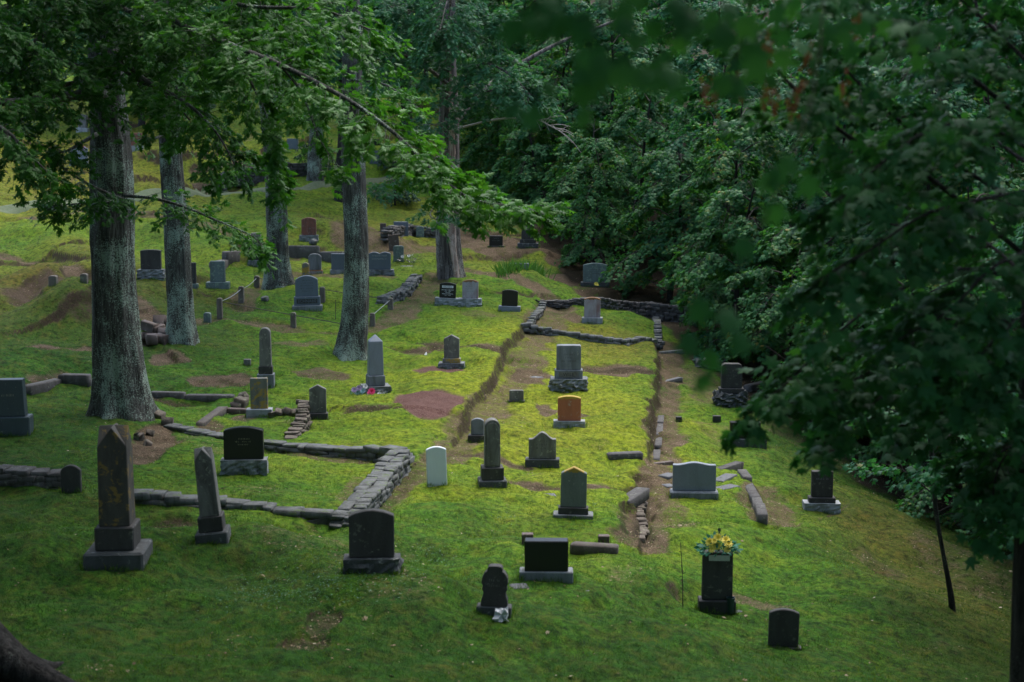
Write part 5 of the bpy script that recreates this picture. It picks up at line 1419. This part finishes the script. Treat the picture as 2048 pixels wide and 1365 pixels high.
stone_wall('dark stone bank behind the carved tablet', [(770, 478), (820, 470), (872, 475)], 0.3, 0.4, 'walldark', cap=False)
stone_wall('dark retaining stones along the bank above the lane', [(440, 372), (500, 362), (560, 352), (640, 350)], 0.5, 0.6, 'walldark', cap=False)
stone_wall('broken stones lining the gap right of the yellow peaked headstone', [(1285, 1000), (1276, 1025), (1284, 1050), (1282, 1080)], 0.18, 0.06, 'rubble', cap=False, slen=(0.12, 0.3))

def kerb(label, pts, w_, h_, mat, name='kerb', cat='kerb', seg=1.2, jit=0.03):
    pl = np.array([hit(x, y) for x, y in pts])
    root = empty(name, pl[0]); tag(root, label, cat)
    off = np.array(root.location); A_ = Stones()
    for a, b in zip(pl[:-1], pl[1:]):
        L_ = np.linalg.norm(b[:2] - a[:2]); n = max(1, int(L_ / seg)); yaw = math.atan2(b[1] - a[1], b[0] - a[0])
        for k in range(n):
            c = a + (b - a) * (k + .5) / n
            zz = float(H(c[:1], c[1:2])[0])
            A_.block((c[0], c[1], zz + h_ / 2 - 0.08), (L_ / n * 1.01, w_, h_ + 0.16), yaw, jit, 0.015)
    A_.build('kerb_stones', MS[mat], root, False, off)
    return root
kerb('long low kerb holding the middle terrace below the red brown headstone', [(575, 512), (640, 520), (700, 530), (745, 545)], 0.3, 0.45, 'walldark', 'terrace_kerb')
kerb('kerb at the point of the mossy bank left of the grey green pillar', [(425, 540), (450, 530), (475, 517)], 0.3, 0.35, 'walldark', 'terrace_kerb')
kerb('weathered kerb stones bounding the plot right of the wide light grey headstone', [(1483, 948), (1495, 975), (1512, 1010), (1525, 1045)], 0.22, 0.18, 'walldark', seg=0.9)
kerb('stone kerb strip along the left of the right hand walk', [(1322, 832), (1318, 870), (1312, 920)], 0.17, 0.04, 'walldark', seg=0.9)
kerb('thin kerb line crossing to the wide light grey headstone', [(1305, 925), (1345, 930)], 0.12, 0.05, 'brown')
kerb('thin kerb line right of the wide light grey headstone', [(1435, 938), (1480, 942)], 0.2, 0.14, 'walldark')
kerb('stone kerb behind the first oak on the left', [(55, 788), (120, 762), (180, 772)], 0.25, 0.2, 'walldark')
kerb('sunken kerb running right from the first oak', [(300, 786), (370, 795), (470, 793)], 0.2, 0.1, 'walldark')
kerb('short kerb across the top of the right walk below the curbed plot', [(1318, 706), (1368, 708)], 0.2, 0.08, 'wall')
kerb('pale kerb line across the right walk below the granite monument', [(1318, 763), (1362, 764)], 0.15, 0.05, 'slab')
kerb('low dark kerb beyond the boulder based headstone', [(1494, 782), (1545, 780)], 0.25, 0.22, 'walldark')

def beam(label, a, b, w_, h_, mat, name, cat, lift=0.0):
    pa, pb = hit(*a), hit(*b)
    c = (pa + pb) / 2
    root = empty(name, c); tag(root, label, cat)
    A_ = Stones()
    d = pb - pa; L_ = np.linalg.norm(d[:2])
    A_.block((0, 0, h_ / 2 - 0.06 + lift), (L_, w_, h_ + 0.1), math.atan2(d[1], d[0]), 0.03, 0.0 if h_ < 0.05 else 0.02)
    if h_ < 0.05: FE.append(('level', (c[0], c[1]), max(L_, w_) * 0.5 + 0.05, c[2] - 0.015, 0))
    o = A_.build('beam', MS[mat], root, False)
    return root
beam('fallen grey timber beam beside the ochre lichened headstone', (400, 852), (447, 824), 0.22, 0.12, 'timber', 'timber_beam', 'timber')
beam('dark rusty timber left of the ochre headstone base', (452, 825), (495, 827), 0.16, 0.12, 'brown', 'timber_beam', 'timber')
beam('mossy timber ledge below the right corner marker', (1142, 1104), (1236, 1108), 0.22, 0.16, 'timber', 'timber_beam', 'timber')
beam('broken stone slab end beside the right walk', (1215, 912), (1284, 918), 0.25, 0.12, 'walldark', 'stone_slab', 'slab')
beam('dark stone slab end above the broken stones', (1245, 996), (1286, 1004), 0.3, 0.14, 'walldark', 'stone_slab', 'slab')
for lab, a, b in (('thin flat stone strip upper left of the wide light grey headstone', (1326, 951), (1346, 951)), ('thin flat stone strip lower left of the wide light grey headstone', (1328, 972), (1346, 972)), ('thin flat stone strip upper right of the wide light grey headstone', (1434, 956), (1464, 956)), ('thin flat stone strip lower right of the wide light grey headstone', (1436, 975), (1471, 975))):
    beam(lab, a, b, 0.3, 0.03, 'slab', 'ledger_strip', 'slab')
for lab, a, b, dd_ in (('flat grey marker left of the square black headstone', (1022, 1171), (1056, 1171), 0.25), ('flat grey marker right of the square black headstone', (1134, 1178), (1186, 1178), 0.28), ('flat pale slab at the foot of the headstone with yellow flowers', (1470, 1223), (1495, 1223), 0.4), ('flat dull marker left of the yellow peaked headstone', (1080, 990), (1112, 990), 0.3), ('flat pale marker behind the small brown gravel patch', (836, 762), (866, 764), 0.3), ('flat marker in the dirt by the granite monument', (1062, 754), (1082, 754), 0.3), ('flat marker near the split trunk', (800, 531), (826, 533), 0.6)):
    beam(lab, a, b, dd_, 0.02, 'slab', 'flat_marker', 'grave marker', -0.015)

def rocks(specs, label, name='rock', cat='rock', group=None, mat='rubble'):
    for lab, x, y, s in specs:
        p = hit(x, y); m = p[1] / F
        A_ = Stones(); A_.block((0, 0, s * m * 0.3), (s * m, s * m * 0.9, s * m * 0.8), random.uniform(0, 3), 0.14, 0.3)
        o = A_.build(name, MS[mat], None, False); o.location = p
        tag(o, lab, cat, group)
rg = 'rocks tumbled at the foot of the first oak'
rl = 'brown rubble stone tumbled at the foot of the first oak'
rocks([(rl, x, y, s) for x, y, s in ((318, 838, 20), (335, 850, 22), (300, 872, 17), (278, 880, 18), (296, 893, 15))], None, group=rg)
rl2 = 'brown stone block in the heap beside the second oak'
rocks([(rl2, x, y, s) for x, y, s in ((298, 664, 28), (315, 668, 26), (330, 678, 26), (304, 686, 26), (322, 686, 24), (292, 680, 22), (326, 650, 26))], None, group='stone blocks heaped by the second oak', mat='brown')
rl3 = 'loose stone by the base of the ochre lichened headstone'
rocks([(rl3, x, y, s) for x, y, s in ((483, 812, 24), (472, 818, 18), (486, 800, 18), (558, 832, 18), (575, 832, 20), (592, 833, 18), (545, 834, 14))], None, group='loose stones by the ochre headstone')
rocks([('small pale stone at the foot of the red brown headstone', 627, 488, 12), ('pale stone in the dirt inside the railed plot', 530, 602, 12)], None, mat='wall')
# boulder with flowers beyond the walk
p = hit(1420, 738); m = p[1] / F
o = bm_obj('boulder', rock_bm(60 * m, 22 * m, 30 * m, 0.05, 5, False), MS['wall']); o.location = p; o.location[2] -= 0.05
tag(o, 'rough grey boulder seen behind the blurred hanging leaves', 'rock')

# ------------------------------------------------------------------ railed plot
pf = [(440, 636, 40), (483, 603, 30), (514, 574, 22), (587, 655, 30), (645, 602, 28), (745, 652, 26), (781, 618, 22), (692, 672, 28)]
pz = [hit(x, y) for x, y, h_ in pf]
root = empty('plot_railing', pz[0]); tag(root, 'low railing of squat stone posts and thin rails round the blue grey headstone', 'fence')
off = np.array(root.location)
tops = []
for (x, y, h_), p in zip(pf, pz):
    m = p[1] / F
    o = bm_obj('post', slab_bm(11 * m, h_ * m + 0.1, 11 * m, 'cornr', 3 * m, 0.92, 0.01), MS['post'], root)
    o.location = p - off - [0, 0, 0.1]
    tops.append(p + [0, 0, h_ * m * 0.82])
for i, j, mt, sag in ((0, 3, M_IRON, 0), (3, 7, M_IRON, 0), (7, 5, M_IRON, 0), (0, 1, M_PIPE, 0.06), (1, 2, M_PIPE, 0.06), (5, 6, M_PIPE, 0), (4, 2, M_IRON, 0), (4, 6, M_IRON, 0)):
    a, b = tops[i], tops[j]
    t = np.linspace(0, 1, 9)[:, None]
    q = a + (b - a) * t - np.array([0, 0, 1.0]) * (sag * 4 * t * (1 - t))
    A_ = Acc(); A_.tube(q, np.full(9, 0.012), 6); A_.build('rail', mt, root, True, off)
# thin stake
a = hit(1366, 1216)
A_ = Acc(); top_ = P(1361, 1085, a[1])
q = bez([a - [0, 0, .1], (a + top_) / 2 + [0.01, 0, 0], top_], 10)
A_.tube(q, np.linspace(0.009, 0.005, 10), 6)
root = empty('thin_stake', a); tag(root, 'thin upright rusty stake left of the headstone with yellow flowers', 'stake')
off = np.array(root.location); A_.build('rod', M_IRON, root, True, off)
A_ = Acc(); k = 14; t = np.linspace(0.25, 0.85, k)
A_.add(*leaves_arr('simple', a + (top_ - a) * t[:, None], np.random.default_rng(3).normal(0, 1, (k, 3)), np.random.default_rng(4).normal(0, 1, (k, 3)), np.full(k, 0.04), np.full(k, 0.1)))
A_.build('dead_leaves', M_LITTER, root, False, off)
# second thin wire stake near the fourth oak
a = hit(671, 640); A_ = Acc(); A_.tube(np.array([a - [0, 0, .1], P(671, 600, a[1])]), np.array([0.01, 0.008]), 5)
o = A_.build('wire_stake', M_IRON, None, True, a); o.location = a; tag(o, 'thin wire stake standing left of the fourth oak inside the railing', 'stake')

# ------------------------------------------------------------------ flowers
def flower_bm(r, petals=10, layers=2):
    bm = bmesh.new()
    for l in range(layers + 1):
        for k in range(petals):
            a = (k + 0.5 * l) / petals * 6.283
            el = 0.25 + l * 0.5
            rr = r * (1 - 0.22 * l)
            d = Vector((math.cos(a) * math.cos(el), math.sin(a) * math.cos(el), math.sin(el)))
            s = Vector((-math.sin(a), math.cos(a), 0))
            v = [bm.verts.new(x) for x in (Vector((0, 0, 0)), d * rr * 0.6 + s * rr * 0.28, d * rr, d * rr * 0.6 - s * rr * 0.28)]
            bm.faces.new(v)
    bmesh.ops.create_icosphere(bm, subdivisions=1, radius=r * 0.35)
    return bm
def bouquet(label, px, py, Y, wpx, hpx, nleaf, leafmat, flowers, name='flower_arrangement', lsize=0.09):
    c = P(px, py, Y); m = Y / F
    root = empty(name, c); tag(root, label, 'flowers')
    r = np.random.default_rng(int(px))
    pos = r.uniform(-1, 1, (nleaf, 3)) * [wpx * m / 2, wpx * m / 3, 0] ; pos[:, 2] = r.uniform(0, 0.8, nleaf) * hpx * m * (1 - (np.abs(pos[:, 0]) / (wpx * m / 2)) ** 2 * 0.6)
    A_ = Acc(); dirs = unit(pos - [0, 0, hpx * m * 0.2]) + r.normal(0, 0.4, (nleaf, 3))
    A_.add(*leaves_arr('simple', pos, dirs, r.normal(0, .6, (nleaf, 3)) + [0, -.3, 1], lsize * r.uniform(0.7, 1.3, nleaf), r.uniform(0, 1, nleaf)))
    st = Acc()
    A_.build('greenery', leafmat, root)
    for fx, fy, fr, fm in flowers:
        o = bm_obj('flower', flower_bm(fr * m), fm, root)
        o.location = ((fx - px) * m, -wpx * m * 0.28 + random.uniform(-.03, .03), (py - fy) * m)
        o.rotation_euler = (R(60) + random.uniform(-.3, .3), random.uniform(-.3, .3), 0)
        st.tube(np.array([[0, 0, 0], [o.location[0] * .6, o.location[1] * .5, o.location[2] * .6], list(o.location)]), np.full(3, 0.004), 4)
    st.build('stems', leafmat, root)
    return root
s24 = STONES['S24']
Yt = s24['p'][1] + s24['parts'][B][3] / 2
bq = bouquet('yellow roses with green leaves on top of the tall dark headstone', 1436, 1104, Yt, 74, 34, 200, M_FLEAF, [(1416, 1079, 10.5, M_YELLOW), (1432, 1070, 10.5, M_YELLOW), (1449, 1075, 10.5, M_YELLOW), (1430, 1086, 10.5, M_YELLOW), (1419, 1093, 8.5, M_YELLOW), (1451, 1093, 8.5, M_YELLOW), (1424, 1075, 7, M_YELLOW), (1453, 1081, 10.5, M_YELLOW)])
A_ = Acc(); mm = Yt / F
A_.tube(np.array([[0, 0, 0], [2 * mm, 0, 46 * mm]]), np.array([2.0 * mm, 1.6 * mm]), 6)
A_.tube(np.array([[2 * mm, 0, 44 * mm], [2 * mm, 0, 49 * mm]]), np.array([3.4 * mm, 3.0 * mm]), 8)
A_.build('spike', M_VASE, bq)
a = hit(1461, 1226)
V = []
root = empty('flower_vase', P(1461, 1227, a[1] - 0.05)); tag(root, 'narrow dark green vase against the foot of the headstone with yellow flowers', 'vase')
bm = bmesh.new()
prof = [(0.0, 0.0), (0.045, 0.0), (0.05, 0.05), (0.06, 0.2), (0.07, 0.26), (0.062, 0.26), (0.05, 0.1), (0.0, 0.06)]
for x, z in prof[:]: pass
n = 16
rings = [[bm.verts.new((r_ * math.cos(k / n * 6.2832), r_ * math.sin(k / n * 6.2832), z)) for k in range(n)] for r_, z in prof if r_ > 0]
for r0_, r1_ in zip(rings[:-1], rings[1:]):
    for k in range(n): bm.faces.new([r0_[k], r0_[(k + 1) % n], r1_[(k + 1) % n], r1_[k]])
bm.faces.new(list(reversed(rings[0]))); bm.faces.new(rings[-1])
bm_obj('vase', bm, M_VASE, root, False)
Y9 = STONES['S9']['p'][1] - 0.1
bouquet('lilac and pale blue bouquet at the left foot of the pale obelisk', 722, 794, Y9, 40, 22, 60, M_FLEAF, [(710, 778, 7, M_LILAC), (720, 774, 7, M_LILAC), (716, 784, 7, M_PALE), (727, 780, 7, M_PALE), (722, 788, 6, M_PALE), (732, 772, 6, M_WHITEFL)], lsize=0.08)
bouquet('bright pink flower in grey greenery before the pale obelisk', 752, 798, Y9 - 0.15, 52, 20, 130, M_GREYLEAF, [(745, 781, 9, M_PINK), (741, 784, 6, M_PINK), (760, 786, 5, M_WHITEFL), (768, 788, 5, M_WHITEFL)], lsize=0.08)
bouquet('small yellow flower on the foot of the grey green headstone', 1192, 573, STONES['S31']['p'][1] - 0.1, 12, 8, 16, M_FLEAF, [(1192, 568, 4.5, M_YELLOW), (1195, 570, 3, M_YELLOW)], lsize=0.06)
bouquet('pink flowers on the pale headstone high on the left slope', 164, 300, STONES['S54']['p'][1], 18, 8, 24, M_FLEAF, [(160, 296, 4, M_LILAC), (166, 294, 4, M_PINK), (170, 297, 4, M_LILAC)], lsize=0.09)
bouquet('ivy like greenery draped over the boulder behind hanging leaves', 1416, 722, hit(1420, 738)[1] + 0.2, 50, 24, 140, M_FLEAF, [(1425, 715, 5, M_WHITEFL), (1440, 718, 4, M_WHITEFL), (1408, 716, 4, M_WHITEFL)], lsize=0.12)
bouquet('pale flowers beside the small worn grey tablet', 815, 522, STONES['S47']['p'][1] - 0.2, 34, 14, 70, M_GREYLEAF, [(806, 513, 4, M_WHITEFL), (818, 512, 4, M_WHITEFL)], lsize=0.1)
# clear plastic ornament before the ornate black stone
a = hit(1003, 1240)
o = bm_obj('crystal_ornament', rock_bm(0.17, 0.13, 0.13, 0.03, 71, False), M_CRYSTAL); o.location = a
tag(o, 'small frosty white ornament before the scalloped black headstone', 'ornament')
# paper scrap
a = hit(851, 712); bm = slab_bm(0.1, 0.14, 0.012, 'gable', 0.06, 0.6, 0.002)
o = bm_obj('paper_scrap', bm, M_WHITEFL); o.location = a; o.rotation_euler = (R(-35), R(25), 0.3)
tag(o, 'scrap of white paper on the moss left of the gabled headstone', 'litter')

# iris clump
a = hit(1000, 552); b = hit(1088, 555)
r = np.random.default_rng(8)
n = 420
t = r.random(n)
keep = np.abs(t - 0.5) > 0.06
t = t[keep]; n = len(t)
base_ = a + (b - a) * t[:, None] + r.normal(0, 1, (n, 3)) * [0.12, 0.25, 0]
base_[:, 2] = H(base_[:, 0], base_[:, 1]) - 0.02
dirs = np.array([0, 0, 1.0]) + r.normal(0, 0.4, (n, 3)) * [1, 0.7, 0.2]
A_ = Acc()
A_.add(*leaves_arr('blade', base_, dirs, r.normal(0, .3, (n, 3)) + [0, -1, .3], r.uniform(0.3, 0.62, n), r.uniform(0, 1, n)))
c = (a + b) / 2
o = A_.build('iris_plant', M_IRIS, None, False, c); o.location = c
tag(o, 'clump of bright green strap leaves before the low dark headstone', 'plant')

# needle shrubs above the lane
for lab, x, y, wpx, hpx in (('grey green needle leaved shrub left of the fourth oak above the lane', 630, 352, 70, 80), ('low shrub beside the lane right of the fourth oak', 790, 410, 90, 50), ('small dark shrub by the blue grey headstone above the lane', 780, 335, 40, 24)):
    p = hit(x, y); m = p[1] / F
    root = empty('shrub', p); tag(root, lab, 'shrub')
    lf = Leafy('simple', np.random.default_rng(int(x)))
    for k in range(12):
        aa = k * 2.4; hh_ = hpx * m * (0.25 + 0.7 * k / 12)
        q = lf.limb([np.array([0, 0, hh_ * .6]), np.array([math.cos(aa) * wpx * m * .25, math.sin(aa) * .5, hh_]), np.array([math.cos(aa) * wpx * m * .5, math.sin(aa) * .9, hh_ * .9])], 0.015, 0.004, 4, 8)
        lf.spray(q, 14, 0.5, 14, 0.13, 0.4, 0.3, 0.1, tr=0.003, tintc=0.6)
    lf.W.tube(np.array([[0, 0, -.1], [0, 0, hpx * m * .9]]), np.array([0.06, 0.02]), 6)
    lf.build(root, M_CONIFER, M_BARKD, (0, 0, 0))
# ------------------------------------------------------------------ ground sheet and ground cover
build_ground()
r = np.random.default_rng(15)
def ground_pts(n, y0, y1, u=0.42):
    Yv = np.exp(r.uniform(math.log(y0), math.log(y1), n)); Xv = r.uniform(-u, u, n) * Yv
    return Xv, Yv
def scatter(name, tm, mat, X, Y, z, dirs, nrm, size, tint, lift=0.005):
    pos = np.stack([X, Y, z + lift], -1)
    A_ = Acc(); A_.add(*leaves_arr(tm, pos, dirs, nrm, size, tint))
    o = A_.build(name, mat); tag(o, kind='stuff'); return o
X, Y = ground_pts(230000, 12, 95)
z, d, g = terrain(X, Y)
keep = r.random(len(X)) < (d * 0.6 + 0.012) * (1 - g * 0.8)
X, Y, z = X[keep], Y[keep], z[keep]; n = len(X)
scatter('leaf_litter', 'simple', M_LITTER, X, Y, z, r.normal(0, 1, (n, 3)) * [1, 1, .25], np.array([0, 0, 1.0]) + r.normal(0, .35, (n, 3)), r.uniform(0.022, 0.055, n), np.clip(r.beta(1.4, 1.9, n), 0, 1), 0.012)
X, Y = ground_pts(70, 15, 32)
z, d, g = terrain(X, Y); n = len(X)
scatter('fallen_leaves', 'maple', M_LITTER, X, Y, z, r.normal(0, 1, (n, 3)) * [1, 1, .2], np.array([0, 0, 1.0]) + r.normal(0, .4, (n, 3)), r.uniform(0.05, 0.11, n), np.clip(r.normal(.5, .25, n), 0, 1), 0.02)
X, Y = ground_pts(330000, 13, 60)
z, d, g = terrain(X, Y)
keep = (r.random(len(X)) > d * 1.3) & (g < 0.2)
X, Y, z = X[keep], Y[keep], z[keep]; n = len(X)
yl = yellow_shade_mask(X, Y)
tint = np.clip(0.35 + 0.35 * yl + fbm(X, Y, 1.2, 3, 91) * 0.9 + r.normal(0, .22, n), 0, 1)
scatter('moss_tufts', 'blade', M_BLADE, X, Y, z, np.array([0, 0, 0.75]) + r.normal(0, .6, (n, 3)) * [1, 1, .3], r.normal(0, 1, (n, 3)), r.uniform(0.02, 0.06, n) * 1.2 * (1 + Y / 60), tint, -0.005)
cl = []
for px, py, sx, sy, k in ((640, 1165, 110, 18, 900), (1140, 1010, 40, 10, 60), (560, 1195, 120, 15, 400), (870, 1120, 30, 8, 160), (1010, 1040, 20, 6, 60)):
    c = hit(px, py); m = c[1] / F
    cl.append(np.stack([c[0] + r.normal(0, sx * m, k), c[1] + r.normal(0, sy * m * 3.5, k)], -1))
cl = np.concatenate(cl); X, Y = cl[:, 0], cl[:, 1]; z = H(X, Y); n = len(X)
scatter('clover_patches', 'simple', M_CLOVER, X, Y, z, r.normal(0, 1, (n, 3)) * [1, 1, .3], np.array([0, 0, 1.0]) + r.normal(0, .4, (n, 3)), r.uniform(0.02, 0.04, n), r.uniform(0, 1, n), 0.03)

bx_, by_, sz_ = [], [], []
for k, st in STONES.items():
    ob, W, Hh, D = list(st['parts'].values())[0]
    x0, y0 = st['root'].location[0], st['root'].location[1]
    n = int((2 * W + 2 * D) * 130)
    e = r.random(n); q = r.uniform(-.5, .5, n); off = np.abs(r.normal(0.0, 0.025, n)) + 0.008
    fr = e < W / (W + D)
    sg = np.where(r.random(n) < .7, -1, 1)
    bx_.append(x0 + np.where(fr, q * (W + .04), np.sign(q) * (W / 2 + off)))
    by_.append(y0 + np.where(fr, sg * (D / 2 + off), r.uniform(-.5, .5, n) * D))
    sz_.append(r.uniform(0.03, 0.10, n) * (0.6 + 0.8 * (np.sin(q * 9 + x0) > 0)))
X = np.concatenate(bx_); Y = np.concatenate(by_); S_ = np.concatenate(sz_); z = H(X, Y); n = len(X)
scatter('grass_tufts', 'blade', M_BLADE, X, Y, z, np.array([0, 0, 1.0]) + r.normal(0, .45, (n, 3)) * [1, 1, .3], r.normal(0, 1, (n, 3)), S_, np.clip(r.normal(.25, .2, n), 0, 1), -0.005)
